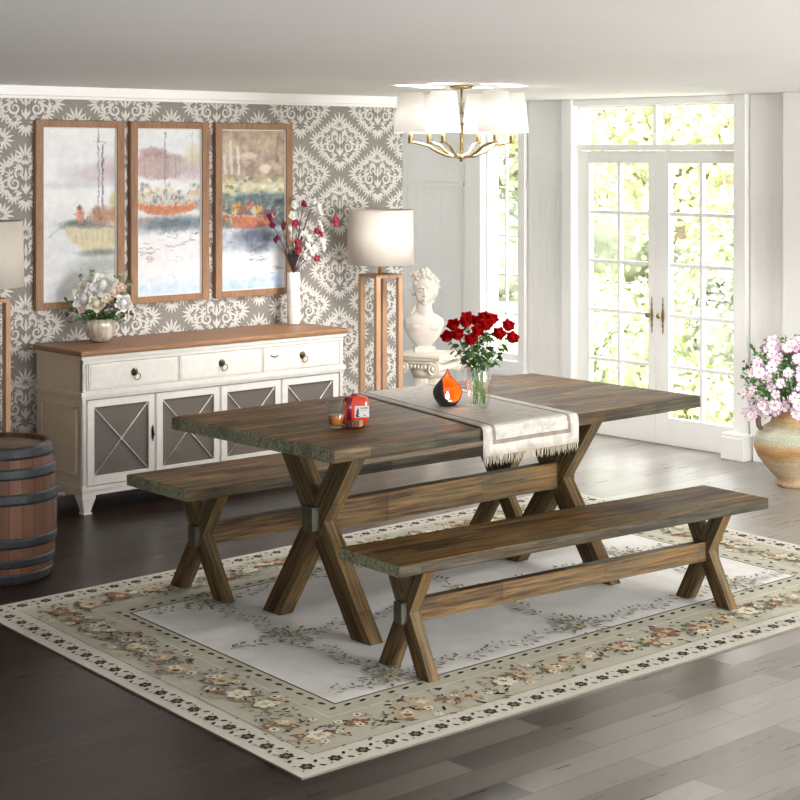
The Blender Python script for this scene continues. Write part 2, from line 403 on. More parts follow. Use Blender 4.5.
# panelling: shiplap boards above, beadboard below (one trim piece per bay)
def bay(y0, y1, zc, name, x=DX, grooves=(2.03, 1.93, 1.835, 1.74, 1.645)):
    b = MB(); e = .002
    b.box(x - .012, x, y0, y1, 0, CH - .001)
    for i, z in enumerate(grooves[:-1]):
        b.box(x - .0150, x - .012, y0, y1, grooves[i + 1] + e, z - e)
    b.box(x - .026, x - .012, y0, y1, zc - .012, zc + .012)
    n = max(1, int((y1 - y0) / .032)); wv = (y1 - y0) / n
    for i in range(n): b.box(x - .0132, x - .012, y0 + i * wv + .0012, y0 + (i + 1) * wv - .0012, .14, zc - .014)
    struct(b.build(name, 'trim'))
bay(yp(565), yp(530), 1.55, 'trim_2', grooves=(2.02, 1.86, 1.72, 1.57))
bay(yp(466), 8.9, 1.55, 'trim_3', grooves=(2.02, 1.86, 1.72, 1.57))
bay(yp(791), yp(752), 1.53, 'trim_4')
# casings
cs = MB()
cs.box(DX - .045, DX, yD1, yp(566), 0, CH - .001); cs.box(DX - .045, DX, yp(750), yD0, 0, CH - .001)
cs.box(DX - .03, DX, yD0, yD1, ZT, CH - .001)
struct(cs.build('trim_5', 'trim', bevel=.004))
cs = MB(); cs.box(DX - .035, DX, yS1 + .02, yp(468), .30, CH - .001); cs.box(DX - .035, DX, yp(528), yS0 - .02, .30, CH - .001)
cs.box(DX - .037, DX, yp(528) + .001, yp(468) - .001, .335, .399); cs.box(DX - .05, DX, yp(528) - .02, yp(468) + .02, .30, .335)
struct(cs.build('trim_6', 'trim', bevel=.004))
cs = MB(); cs.box(DX - .09, DX, 2.0, yp(792), 0, CH - .001); struct(cs.build('trim_7', 'trim', bevel=.004))
cs = MB(); cs.box(DX - .10, DX, yp(754), yp(731), 0, .13); cs.box(DX - .085, DX, yp(754), yp(731), .13, .15)
struct(cs.build('trim_8', 'trim', bevel=.004))
cs = MB(); cs.box(DX - .03, DX, yp(791), yp(756), 0, .14); cs.box(DX - .03, DX, yp(566), 9.2, 0, .12)
struct(cs.build('baseboard_right', 'trim', bevel=.003))
# doors
ysp = yp(653.5)
def muntins(b, ya, yb, za, zb, nv, nh, x0, x1, t=.013):
    for i in range(1, nv): y = ya + (yb - ya) * i / nv; b.box(x0, x1, y - t / 2, y + t / 2, za, zb)
    for i in range(1, nh): z = za + (zb - za) * i / nh; b.box(x0 + .002, x1 - .002, ya, yb, z - t / 2, z + t / 2)
def leafdoor(name, ya, yb, ga, gb):
    X0, X1 = DX + .02, DX + .062
    b = MB(); za, zb = .167, 1.70
    b.box(X0, X1, ya, ga, .004, 1.775); b.box(X0, X1, gb, yb, .004, 1.775); b.box(X0, X1, ga, gb, .004, za); b.box(X0, X1, ga, gb, zb, 1.775)
    d = struct(b.build(name, 'trim', bevel=.002))
    m = MB(); muntins(m, ga, gb, za, zb, 2, 5, X0 + .006, X1 - .006, .021); m.build('muntin_grid', 'trim', d)
    MB().box(X0 + .019, X0 + .023, ga, gb, za, zb).build('glass_pane', 'pane', d)
    return d
d1 = leafdoor('door_1', ysp + .001, yD1 - .002, yp(646), yp(587))
d2 = leafdoor('door_2', yD0 + .002, ysp - .001, yp(731), yp(666.5))
def doorhandle(px, par):
    y = yp(px); x = DX + .02; zc = .78; b = MB()
    prof = [(.002, -.11), (.004, -.10), (.0035, -.075), (.008, -.062), (.004, -.05), (.009, -.03), (.012, 0), (.009, .03), (.004, .05), (.008, .062), (.0035, .075), (.004, .10), (.002, .11)]
    mt = Matrix.Translation((x - .003, y, zc)) @ Matrix.Diagonal((.35, 1, 1, 1))
    b.lathe(prof, 12, 0, mt)
    b.tube([(x, y, zc), (x - .035, y, zc)], .005); b.ball((x - .045, y, zc), (.014, .017, .017)); return b.build('handle', 'brass', par)
doorhandle(650, d1); doorhandle(661, d2)
# transom window above the doors
t = MB(); X0, X1 = DX + .02, DX + .07
t.box(X0 - .02, X1, yD0, yD1, 1.778, 1.815); t.box(X0, X1, yD0, yD0 + .012, 1.815, ZT); t.box(X0, X1, yD1 - .012, yD1, 1.815, ZT); t.box(X0, X1, yD0, yD1, ZT - .01, ZT)
t.box(X0 - .01, X1, ysp - .014, ysp + .014, 1.815, ZT)
w1 = struct(t.build('window_1', 'trim', bevel=.002)); MB().box(X0 + .02, X0 + .024, yD0 + .012, yD1 - .012, 1.815, ZT - .01).build('glass_pane', 'pane', w1)
t = MB(); t.box(X0, X1, yS0 - .02, yS0, .40, 2.02); t.box(X0, X1, yS1, yS1 + .02, .40, 2.02); t.box(X0, X1, yS0, yS1, .40, .44); t.box(X0, X1, yS0, yS1, 1.99, 2.02)
w2 = struct(t.build('window_2', 'trim', bevel=.002))
m = MB(); muntins(m, yS0, yS1, .44, 1.99, 2, 6, X0 + .01, X0 + .035, .009); m.build('muntin_grid', 'trim', w2)
MB().box(X0 + .02, X0 + .024, yS0, yS1, .44, 1.99).build('glass_pane', 'pane', w2)

# ================================================================== GARDEN
def leafmat(name, a, b_):
    m, nt, b = newmat(name)
    L(nt, ramp(nt, noise(nt, coords(nt), 3.0, 4), [(.3, a), (.7, b_)]), b.inputs['Base Color']); b.inputs['Roughness'].default_value = .6
    b.inputs['Subsurface Weight'].default_value = 0
    return m
M['lawn'] = leafmat('pale_lawn', srgb(206, 214, 160), srgb(236, 238, 206))
M['hedge_a'] = leafmat('hedge_leaves', srgb(152, 168, 122), srgb(220, 227, 186))
M['hedge_b'] = leafmat('yellow_green_leaves', srgb(184, 197, 138), srgb(240, 242, 206))
M['hedge_c'] = leafmat('grey_green_leaves', srgb(150, 158, 140), srgb(214, 220, 200))
M['bark'] = plain('garden_bark', srgb(140, 126, 112), .8, var=.2)
M['path'] = plain('pale_gravel', srgb(235, 230, 220), .8, var=.05)
struct(MB().box(8.4, 90, -20, 90, -.35, -.25).build('lawn', 'lawn'))
struct(MB().box(8.3, 9.6, 3, 11, -.24, -.06).build('terrace', 'path'))
struct(MB().add([(*uz(-2, 19.5), -.24), (*uz(9, 17), -.24), (*uz(9, 21), -.24), (*uz(-2, 24), -.24)], [(0, 1, 2, 3)]).build('garden_path', 'path'))
def cluster(b, c, rad, n, size, mat=0):
    for _ in range(n):
        d = Vector((random.gauss(0, 1), random.gauss(0, 1), random.gauss(0, 1))).normalized(); k = random.uniform(.72, 1.03)
        k *= 1 + .18 * mnoise.noise(d * 2.3 + Vector(c))
        p = Vector(c) + Vector((d.x * rad[0] * k, d.y * rad[1] * k, d.z * rad[2] * k))
        e = Vector((random.uniform(-1, 1), random.uniform(-1, 1), random.uniform(-1, 1))).normalized() * size
        b.leaf(p, p + e, size * .8, tuple(d), mat)
shrubs = [  # px, ground py, height m, width m, material
    (595, 345, .75, 1.2, 'hedge_b'), (628, 352, .7, 1.0, 'hedge_a'), (688, 330, .95, 1.1, 'hedge_c'), (716, 338, 1.25, 1.0, 'hedge_a'), (683, 385, .85, .9, 'hedge_b'),
    (722, 395, 1.0, .7, 'hedge_c'), (604, 405, .85, 1.1, 'hedge_b'), (634, 418, .75, .9, 'hedge_a'), (690, 440, .55, .9, 'hedge_b'), (722, 448, .55, .7, 'hedge_b'),
    (500, 300, 1.6, 2.0, 'hedge_c'), (690, 292, 1.3, 2.6, 'hedge_c'), (600, 290, 1.4, 3.2, 'hedge_c'), (735, 296, 1.3, 2.0, 'hedge_a')]
pos = ['left of the left door, middle distance', 'behind the left door, right panes', 'behind the middle right door panes', 'at the right edge behind the right door', 'low behind the right door, left panes',
       'low behind the right door, right panes', 'low behind the left door, left panes', 'low behind the left door, right panes', 'nearest behind the bottom left pane of the right door', 'nearest behind the bottom right pane of the right door',
       'seen through the narrow side window', 'far behind the right door, clipped wide', 'far behind the left door, clipped wide', 'far off at the right edge of the right door']
for (px, py, hh, ww, mt), ps in zip(shrubs, pos):
    Z = 1700 * (CAMH + .25) / (py - 155); ww *= .8; p = uz((px - 400) / 1700 * Z, Z)
    b = MB(); n = 900
    cluster(b, (p[0], p[1], -.25 + hh * .5), (ww / 2, ww / 2, hh * .52), n, .05 + Z * .002)
    b.ball((p[0], p[1], -.25 + hh * .46), (ww * .4, ww * .4, hh * .42), 14, 10)
    tag(recentre(b.build('garden_shrub', mt)), 'rounded sunlit garden shrub ' + ps, 'shrub', 'garden shrubs outside')
trees = [  # px, ground py, height, crown radius, crown centre z, mat
    (632, 0, 4.6, 1.7, 2.9, 27, 'hedge_b', 'slim young tree behind the left garden door'), (678, 0, 3.6, 1.3, 2.0, 22.5, 'hedge_b', 'small branching tree behind the right garden door, left panes'),
    (722, 0, 7.0, 2.2, 3.6, 33, 'hedge_b', 'thick trunked tree behind the right garden door, right panes'), (496, 0, 4.4, 1.7, 2.4, 24, 'hedge_a', 'leafy tree filling the narrow side window, left half'),
    (514, 0, 5.6, 2.1, 2.9, 30, 'hedge_b', 'pale leafy tree filling the narrow side window, right half'), (598, 0, 7.5, 2.7, 4.0, 41, 'hedge_b', 'pale far tree behind the left panes of the left garden door')]
for px, py, H_, cr_, cz, Z, mt, lb in trees:
    p = uz((px - 400) / 1700 * Z, Z)
    root = thing('garden_tree', lb, 'tree', (p[0], p[1], -.25), 0, 'garden trees outside')
    b = MB(); tr = .09 if H_ < 5 else .22
    b.tube([(0, 0, 0), (.03, 0, cz * .5), (.0, .02, cz + cr_ * .5)], [tr, tr * .8, tr * .3])
    for k in range(7):
        a = k * 2.4; z0 = cz * .5 + k * .12; b.tube([(0, 0, z0), (math.cos(a) * cr_ * .35, math.sin(a) * cr_ * .35, z0 + .5), (math.cos(a) * cr_ * .7, math.sin(a) * cr_ * .7, z0 + 1.1)], [tr * .5, tr * .3, tr * .1], 6)
    b.build('trunk', 'bark', root)
    b = MB(); cluster(b, (0, 0, cz), (cr_, cr_, cr_ * .95), 1500, .13); cluster(b, (0, 0, cz), (cr_ * .6, cr_ * .6, cr_ * .6), 700, .13); b.build('foliage', mt, root)

# ================================================================== RUG
RC = [Vector((2.98, 3.72)), Vector((6.33, 3.67)), Vector((6.57, 6.03)), Vector((3.15, 5.92))]
RL, RW = 3.38, 2.27
def rugp(a, b, z):
    s, t_ = a / RL, b / RW
    p = RC[0] * (1 - s) * (1 - t_) + RC[1] * s * (1 - t_) + RC[2] * s * t_ + RC[3] * (1 - s) * t_
    return (p.x, p.y, z)
def rugmats():
    def wv(name, c, v=.05):
        m, nt, b = newmat(name)
        n1 = noise(nt, coords(nt), 9, 3); n2 = noise(nt, coords(nt, scale=(1, 1, 1)), 260, 2)
        col = ramp(nt, n1, [(.3, tuple(x * (1 - v) for x in c)), (.7, tuple(min(1, x * (1 + v)) for x in c))])
        col = mix(nt, .3, col, ramp(nt, n2, [(.3, (.7, .7, .7)), (.7, (1, 1, 1))]), 'MULTIPLY')
        L(nt, col, b.inputs['Base Color']); b.inputs['Roughness'].default_value = .95; b.inputs['Specular IOR Level'].default_value = .1
        bump(nt, b, n2, .3, .001); return m
    return [wv('rug_ivory_edge', srgb(206, 202, 192)), wv('rug_sage_band', srgb(188, 185, 168), .06), wv('rug_white_field', srgb(222, 221, 218), .05), wv('rug_dark_olive', srgb(66, 62, 48), .2),
            wv('rug_leaf_grey', srgb(128, 126, 106), .15), wv('rug_rust', srgb(150, 112, 90), .15), wv('rug_peach', srgb(198, 180, 150), .1), wv('rug_cream_rose', srgb(226, 218, 196), .06),
            wv('rug_slate', srgb(104, 112, 110), .15), wv('rug_field_leaf', srgb(168, 166, 150), .1), wv('rug_binding', srgb(120, 116, 106))]
rb = MB(); zr = .006
def rquad(a0, a1, b0, b1, z, mat): rb.add([rugp(a0, b0, z), rugp(a1, b0, z), rugp(a1, b1, z), rugp(a0, b1, z)], [(0, 1, 2, 3)], mat)
vs = [rugp(0, 0, 0), rugp(RL, 0, 0), rugp(RL, RW, 0), rugp(0, RW, 0), rugp(0, 0, zr), rugp(RL, 0, zr), rugp(RL, RW, zr), rugp(0, RW, zr)]
rb.add(vs, [(3, 2, 1, 0), (4, 5, 6, 7)], 0); rb.add(vs, [(0, 1, 5, 4), (1, 2, 6, 5), (2, 3, 7, 6), (3, 0, 4, 7)], 10)
rquad(.13, RL - .13, .13, RW - .13, zr + .0002, 1)
rquad(.355, RL - .355, .355, RW - .355, zr + .0003, 0); rquad(.362, RL - .362, .362, RW - .362, zr + .0004, 1)
rquad(.445, RL - .445, .445, RW - .445, zr + .0005, 3); rquad(.452, RL - .452, .452, RW - .452, zr + .0006, 2)
rz_ = [zr + .0007]
def rpoly(a, b, rad, ang, mat, n=6, asp=.5):
    rz_[0] += 1e-7
    pts = []
    for i in range(n):
        t = 2 * math.pi * i / n; x = math.cos(t) * rad; y = math.sin(t) * rad * asp
        pts.append(rugp(a + x * math.cos(ang) - y * math.sin(ang), b + x * math.sin(ang) + y * math.cos(ang), rz_[0]))
    rb.add(pts, [tuple(range(n))], mat)
def rflower(a, b, r, m1, m2, lay=0):
    k = random.uniform(0, 6)
    for i in range(6): t = k + i * 1.047; rpoly(a + math.cos(t) * r * .55, b + math.sin(t) * r * .55, r * .5, t, m1, 7, .75)
    rz_[0] += 1e-5
    for i in range(4): t = k + i * 1.57; rpoly(a + math.cos(t) * r * .22, b + math.sin(t) * r * .22, r * .26, t, m2, 6, .6)
def edge_iter(inset, step):
    """points and direction along a rectangle inset from the rug edge"""
    out = []; A0, A1, B0, B1 = inset, RL - inset, inset, RW - inset
    n = round((A1 - A0) / step); out += [(A0 + (A1 - A0) * i / n, B0, 0) for i in range(n)]
    n2 = round((B1 - B0) / step); out += [(A1, B0 + (B1 - B0) * i / n2, math.pi / 2) for i in range(n2)]
    out += [(A1 - (A1 - A0) * i / n, B1, math.pi) for i in range(n)]; out += [(A0, B1 - (B1 - B0) * i / n2, -math.pi / 2) for i in range(n2)]
    return out
for a, b, d in edge_iter(.062, .105):
    rflower(a, b, .024, 3, 4)
    for s in (-1, 1):
        q = d + math.pi / 2; rpoly(a + math.cos(d) * .045 + math.cos(q) * .02 * s, b + math.sin(d) * .045 + math.sin(q) * .02 * s, .013, d + .9 * s, 3)
        rpoly(a - math.cos(d) * .03 + math.cos(q) * .024 * s, b - math.sin(d) * .03 + math.sin(q) * .024 * s, .008, d - .7 * s, 4)
for a, b, d in edge_iter(.415, .062):
    rpoly(a, b, .017, d + .25, 3)
for a, b, d in edge_iter(.128, .012): rpoly(a, b, .008, d, 4, 4, .25)
random.seed(11)
# rose sprays in the sage band
for a, b, d in edge_iter(.245, .155):
    ja, jb = a + random.uniform(-.03, .03), b + random.uniform(-.03, .03)
    for k in range(38):
        rr = abs(random.gauss(0, .055)); t = random.uniform(0, 6.28)
        pa = ja + math.cos(d) * random.uniform(-.115, .115) + math.cos(t) * rr * .6; pb = jb + math.sin(d) * random.uniform(-.115, .115) + math.sin(t) * rr * .6
        q = d + math.pi / 2; off = random.gauss(0, .035); pa += math.cos(q) * off; pb += math.sin(q) * off
        rpoly(pa, pb, random.uniform(.008, .017), random.uniform(0, 6.28), random.choice([3, 4, 4, 8, 4, 9, 3]), 6, .42)
    rz_[0] += 2e-5
    big = random.choice([(5, 6), (6, 7), (7, 6), (6, 5)]); rflower(ja, jb, random.uniform(.036, .052), *big)
    for k in range(5): rflower(ja + random.uniform(-.09, .09), jb + random.uniform(-.07, .07), random.uniform(.014, .022), random.choice([5, 6, 7, 7]), random.choice([6, 5, 3]))
# leafy trellis on the white field
def garland(a0, b0, a1, b1, amp=.02):
    ln = math.hypot(a1 - a0, b1 - b0); n = int(ln / .024); d = math.atan2(b1 - b0, a1 - a0)
    for i in range(n):
        t = i / n; s = math.sin(t * ln / .12 * math.pi) * amp
        a = a0 + (a1 - a0) * t - math.sin(d) * s; b = b0 + (b1 - b0) * t + math.cos(d) * s
        if not (.47 < a < RL - .47 and .47 < b < RW - .47): continue
        rpoly(a, b, .013, d + .3, 9, 4, .22)
        for sd in (-1, 1):
            if random.random() < .85:
                q = d + sd * random.uniform(.6, 1.4); o = random.uniform(.016, .042)
                rpoly(a + math.cos(q) * o, b + math.sin(q) * o, random.uniform(.011, .018), q, random.choice([9, 4, 4, 9]), 6, .42)
ga = [.75, 1.68, 2.62]; gb = [.53, 1.14, 1.74]
for g_ in gb: garland(.47, g_, RL - .47, g_)
for g_ in ga: garland(g_, .47, g_, RW - .47)
for a in ga:
    for b in gb:
        for k in range(44):
            t = random.uniform(0, 6.28); o = random.uniform(.02, .12); rpoly(a + math.cos(t) * o, b + math.sin(t) * o, .017, t, random.choice([9, 4, 4]), 6, .4)
        rz_[0] += 2e-5; rflower(a, b, .026, 6, 3)
rug = rb.build('area_rug', rugmats())
tag(recentre(rug), 'large cream and sage floral rug with a white trellis centre under the table', 'rug')

# ================================================================== DINING TABLE AND BENCHES
def block_leg(par, name, x, y0, y1, hw, dep, H_, mat='wleg', push=0):
    d = Vector((0, y1 - y0, H_)).normalized(); c = Vector((x, (y0 + y1) / 2, H_ / 2))
    side = Vector((1, 0, 0)); third = d.cross(side)
    mt = Matrix((d, third, side)).transposed().to_4x4(); mt.translation = c; inv = mt.inverted()
    vs = []
    for xx in (x - dep / 2 - push, x + dep / 2 + push):
        for (yy, zz) in ((y0 - hw, 0), (y0 + hw, 0), (y1 + hw, H_), (y1 - hw, H_)): vs.append(inv @ Vector((xx, yy, zz)))
    b = MB(); b.add(vs, [(0, 1, 2, 3), (7, 6, 5, 4), (0, 4, 5, 1), (1, 5, 6, 2), (2, 6, 7, 3), (3, 7, 4, 0)])
    return b.build(name, mat, par, bevel=.003, mtx=mt)
def trestle(name, label, cat, loc, rz, Lx, Wy, H_, th, inset, tops, foots, hw, dep, beam_z, beam_h, beam_t, blk, group=None):
    root = thing(name, label, cat, loc, rz, group)
    tb = MB(); tb.box(-Lx / 2, Lx / 2, -Wy / 2, Wy / 2, H_ - th, H_, mats=[1, 0, 1, 2, 1, 2])
    tb.build('tabletop' if cat == 'table' else 'seat', ['wtop', 'wedge', 'wend'], root, bevel=.005)
    for s in (-1, 1):
        x = s * (Lx / 2 - inset)
        block_leg(root, 'leg', x, -foots, tops, hw, dep, H_ - th); block_leg(root, 'leg', x, foots, -tops, hw, dep, H_ - th, push=.0012)
        b = MB(); b.box(-blk[0] / 2, blk[0] / 2, -blk[1] / 2, blk[1] / 2, -blk[2] / 2, blk[2] / 2)
        b.build('tenon_block', 'wblock', root, bevel=.003, mtx=Matrix.Translation((x + s * (dep / 2 + blk[0] / 2 - .004), 0, beam_z)))
        cl = MB(); cl.box(-.02, .02, -Wy * .36, Wy * .36, -.012, 0); cl.build('cleat', 'wleg', root, bevel=.002, mtx=Matrix.Translation((x - s * (dep / 2 + .02), 0, H_ - th)))
    lx = Lx / 2 - inset - dep / 2 + .004
    b = MB(); b.box(-lx, lx, -beam_t / 2, beam_t / 2, -beam_h / 2, beam_h / 2)
    b.build('stretcher', 'wleg', root, bevel=.003, mtx=Matrix.Translation((0, 0, beam_z)))
    return root
RZ0 = .0075
table = trestle('dining_table', 'long reclaimed brown wood dining table on crossed legs', 'table', (4.631, 4.865, RZ0), R(-.55), 1.947, .973, .7525, .048, .335, .205, .265, .055, .062, .405, .108, .05, (.04, .062, .088))
BH = .42
near = trestle('bench', 'brown plank bench in front of the table, nearest the viewer', 'bench', (4.589, 4.183, RZ0), R(-4.67), 1.803, .338, BH - RZ0, .041, .17, .085, .108, .034, .046, .205, .075, .04, (.03, .045, .072), 'benches at the dining table')
far = trestle('bench', 'brown plank bench behind the table, on the sideboard side', 'bench', (4.757, 5.526, RZ0), R(-1.6), 2.07, .44, .475 - RZ0, .044, .215, .12, .155, .040, .05, .235, .085, .045, (.03, .05, .082), 'benches at the dining table')

# ---- table runner (askew, hanging over both long edges)
def runner():
    m, nt, b = newmat('linen_runner')
    tc = N(nt, 'ShaderNodeTexCoord'); sep = N(nt, 'ShaderNodeSeparateXYZ'); L(nt, tc.outputs['UV'], sep.inputs[0])
    def mth(op, a, c=0.0):
        q = N(nt, 'ShaderNodeMath', operation=op)
        for i, x in enumerate((a, c)):
            if isinstance(x, (int, float)): q.inputs[i].default_value = x
            else: L(nt, x, q.inputs[i])
        return q.outputs[0]
    # distance (m) from nearest long edge / nearest end
    dx = mth('SUBTRACT', .235, mth('ABSOLUTE', sep.outputs[0])); dy = mth('SUBTRACT', .605, mth('ABSOLUTE', sep.outputs[1]))
    dd = mth('MINIMUM', dx, dy)
    band = mth('MULTIPLY', mth('GREATER_THAN', dd, .042), mth('LESS_THAN', dd, .058))
    n1 = noise(nt, coords(nt, scale=(140, 10, 140)), 2, 3); n2 = noise(nt, coords(nt, scale=(10, 140, 10)), 2, 3)
    weave = mix(nt, .5, n1, n2)
    base = ramp(nt, weave, [(.36, srgb(158, 154, 146)), (.5, srgb(190, 187, 180)), (.64, srgb(216, 213, 207))])
    dk = ramp(nt, weave, [(.36, srgb(118, 108, 98)), (.64, srgb(150, 141, 131))])
    L(nt, mix(nt, band, base, dk), b.inputs['Base Color']); b.inputs['Roughness'].default_value = .9; b.inputs['Specular IOR Level'].default_value = .15
    bump(nt, b, weave, .3, .001)
    z0 = .76; e = .003; Wh = .4865
    prof = []   # (y, z, arclength) on the table frame
    arc = 0; pts = [(-Wh - .007, z0 - .105)] + [(-Wh - .007, z0 - .07), (-Wh - .007, z0 - .03), (-Wh - .006, z0 - .006), (-Wh, z0 + e * .9)]
    pts += [(-Wh + 2 * Wh * i / 24, z0 + e) for i in range(1, 24)] + [(Wh, z0 + e * .9), (Wh + .006, z0 - .006), (Wh + .007, z0 - .03), (Wh + .007, z0 - .07), (Wh + .007, z0 - .105)]
    ys = [0]
    for i in range(1, len(pts)): ys.append(ys[-1] + math.dist(pts[i], pts[i - 1]))
    tot = ys[-1]; vs = []; uvs = []; nx = 12
    for (y, z), a in zip(pts, ys):
        t = min(1, max(0, (y + Wh) / (2 * Wh))); xl = -.285 + .22 * t; xr = .222 + .165 * t
        for i in range(nx + 1):
            s = i / nx; x = xl + (xr - xl) * s
            yy = y
            if z < z0 - .01: yy += (.002 + .0025 * math.sin(s * 9)) * (1 if y > 0 else -1)
            vs.append((x, yy, z)); uvs.append(((s - .5) * .47, (a / tot - .5) * 1.21))
    fs = [(j * (nx + 1) + i, j * (nx + 1) + i + 1, (j + 1) * (nx + 1) + i + 1, (j + 1) * (nx + 1) + i) for j in range(len(pts) - 1) for i in range(nx)]
    b_ = MB(); b_.add(vs, fs, 0, True); o = b_.build('table_runner', m)
    uvl = o.data.uv_layers.new(name='uv')
    for lp in o.data.loops: uvl.data[lp.index].uv = uvs[lp.vertex_index]
    sd = o.modifiers.new('thick', 'SOLIDIFY'); sd.thickness = .002; sd.offset = 1
    o.location = table.location; o.rotation_euler = table.rotation_euler; o.location.z = 0
    f = MB()
    for side, (xl, xr, yy) in enumerate(((-.285, .222, -Wh - .010), (-.065, .387, Wh + .010))):
        n = 75
        for i in range(n):
            x = xl + (xr - xl) * (i + .5) / n; l = random.uniform(.024, .04)
            f.tube([(x, yy, z0 - .102), (x + random.uniform(-.003, .003), yy + random.uniform(-.002, .002), z0 - .105 - l * .5), (x + random.uniform(-.005, .005), yy, z0 - .105 - l)], [.0018, .0016, .0008], 4)
    tag(f.build('fringe', plain('fringe_cream', srgb(214, 204, 184), .9, var=.1, vscale=60), o), kind='stuff')
    tag(o, 'grey woven linen table runner with dark border and fringe lying askew on table', 'table runner')
runner()
TZ = .7655

# ================================================================== SIDEBOARD
def sideboard():
    root = thing('sideboard', 'long white sideboard with brown wooden top against patterned wallpaper', 'sideboard', (4.344, 7.125, 0))
    Lx, D, H_ = 1.692, .465, .80
    MB().box(0, Lx, 0, D, H_ - .027, H_).build('countertop', 'sbtop', root, bevel=.008, seg=3)
    b = MB(); x0, x1, y0 = .022, Lx - .022, .022; Dk = D - .005
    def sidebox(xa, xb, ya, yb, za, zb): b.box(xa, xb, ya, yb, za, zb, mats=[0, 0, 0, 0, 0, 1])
    sidebox(x0 - .012, x1 + .012, y0 - .012, Dk, H_ - .045, H_ - .027)                # cornice
    sidebox(x0, x1, y0 + .004, Dk, .598, H_ - .045)                                  # drawer case
    sidebox(x0 - .012, x1 + .012, y0 - .012, Dk, .575, .598)                           # waist moulding
    sidebox(x0 - .006, x1 + .006, y0 - .006, Dk, .562, .575)
    sidebox(x0, x1, y0 + .020, Dk, .135, .562)                                      # lower case
    sidebox(x0 - .008, x1 + .008, y0 - .008, Dk, .118, .137); sidebox(x0 - .004, x1 + .004, y0 - .004, Dk, .094, .118)
    for xa, xb in ((x0, x0 + .022), (x1 - .022, x1)):
        b.box(xa, xb, y0, y0 + .03, .137, .562); b.box(xa, xb, y0 - .001, y0 + .02, .598, H_ - .045)
        for g in (.006, .016): b.box(xa + g - .0015, xa + g + .0015, y0 - .003, y0, .15, .55); b.box(xa + g - .0015, xa + g + .0015, y0 - .004, y0, .61, .73)
    sidebox(x0, x1, y0 - .006, y0 + .004, .7355, H_ - .045); sidebox(x0, x1, y0 - .006, y0 + .004, .598, .6035)
    wq = (x1 - x0 - .052) / 3
    for i in range(4):
        xc = x0 + .026 + i * wq; b.box(xc - .0028 if i else x0 + .022, xc + .0028, y0 - .006, y0 + .004, .6035, .7355)
    # side panel mouldings
    for (ya, yb, za, zb) in ((y0 + .05, Dk - .05, .185, .525),):
        for q in ((ya, yb, za, za + .014), (ya, yb, zb - .014, zb), (ya, ya + .014, za, zb), (yb - .014, yb, za, zb)):
            b.box(x0 - .008, x0, q[0], q[1], q[2], q[3], mats=[1] * 6); b.box(x1, x1 + .008, *q)
    b.build('carcass', ['white_wood', 'white_wood_shaded'], root, bevel=.003)
    for sx in (0, 1):
        for sy in (0, 1):
            cx = x0 + .035 if sx == 0 else x1 - .035; cy = y0 + .03 if sy == 0 else Dk - .035
            f = MB(); f.frustum((cx, cy, 0), .022, .022, (cx, cy, .012), .024, .024); f.frustum((cx, cy, .012), .018, .018, (cx, cy, .075), .036, .032); f.frustum((cx, cy, .075), .038, .034, (cx, cy, .096), .038, .034)
            f.build('foot', 'white_wood', root, bevel=.002)
    n = 3; ww = (x1 - x0 - .052) / 3
    for i in range(3):
        xa = x0 + .026 + i * ww + .006; xb = xa + ww - .012
        d = MB(); d.box(xa, xb, y0 - .006, y0 + .0035, .607, .732, 0); d.box(xa + .008, xb - .008, y0 - .008, y0 - .006, .615, .724, 0)
        # dark shadow gap around drawer is a real recess
        dr = d.build('drawer', 'white_wood', root, bevel=.002)
        xc = (xa + xb) / 2; k = MB(); ry = Matrix.Translation((xc, y0 - .007, .676)) @ Matrix.Rotation(R(90), 4, 'X')
        k.lathe([(.019, 0), (.020, .003), (.015, .006), (.010, .009), (.008, .013), (.010, .017), (.004, .020)], 20, 0, ry)
        pts = [(xc + .008 + .017 * math.sin(t), y0 - .024 - .002 * math.cos(t), .654 + .017 * math.cos(t)) for t in np.linspace(0, 2 * math.pi, 22)]
        k.tube(pts, .0022, 6); k.build('ring_pull', 'bronze', dr)
        if i == 2:
            k = MB(); xq = xa + .045
            k.tube([(xq, y0 - .007, .69), (xq + .012, y0 - .012, .684), (xq + .028, y0 - .016, .682), (xq + .044, y0 - .012, .684), (xq + .054, y0 - .007, .69)], [.002, .0026, .003, .0026, .002], 6); k.build('small_pull', 'darkiron', dr)
    ww = (x1 - x0 - .052) / 4
    for i in range(4):
        xa = x0 + .026 + i * ww + .002; xb = xa + ww - .004; st = .040; d = MB(); yA, yB = y0 + .002, y0 + .02
        za, zb = .142, .557; ga, gb = .185, .520
        d.box(xa, xa + st, yA, yB, za, zb); d.box(xb - st, xb, yA, yB, za, zb); d.box(xa + st, xb - st, yA, yB, za, ga); d.box(xa + st, xb - st, yA, yB, gb, zb)
        for q in (xa + .004, xb - .004): d.box(q - .0015, q + .0015, yA - .002, yA, za, zb)
        dr = d.build('door', 'white_wood', root, bevel=.002)
        MB().box(xa + st, xb - st, yA + .010, yA + .014, ga, gb).build('mesh_panel', 'mesh_panel', dr)
        x = MB()
        for s in (0, 1):
            p0 = Vector((xa + st if s == 0 else xb - st, yA + .006, ga)); p1 = Vector((xb - st if s == 0 else xa + st, yA + .006, gb)); x.tube([p0, p1], .0032, 4)
        x.build('lattice_cross', 'white_wood', dr)
        hx = xb - st * .45 if i < 2 else xa + st * .45; hd = MB(); zc = .36
        hd.box(hx - .006, hx + .006, yA - .003, yA, zc - .028, zc + .028)
        hd.lathe([(.001, -.04), (.004, -.034), (.002, -.028), (.007, -.008), (.007, .008), (.002, .028), (.004, .034), (.001, .04)], 10, 0, Matrix.Translation((hx, yA - .003, zc)))
        hd.ball((hx, yA - .012, zc - .004), .006); hd.build('handle', 'darkiron', dr)
    return root
sideboard()

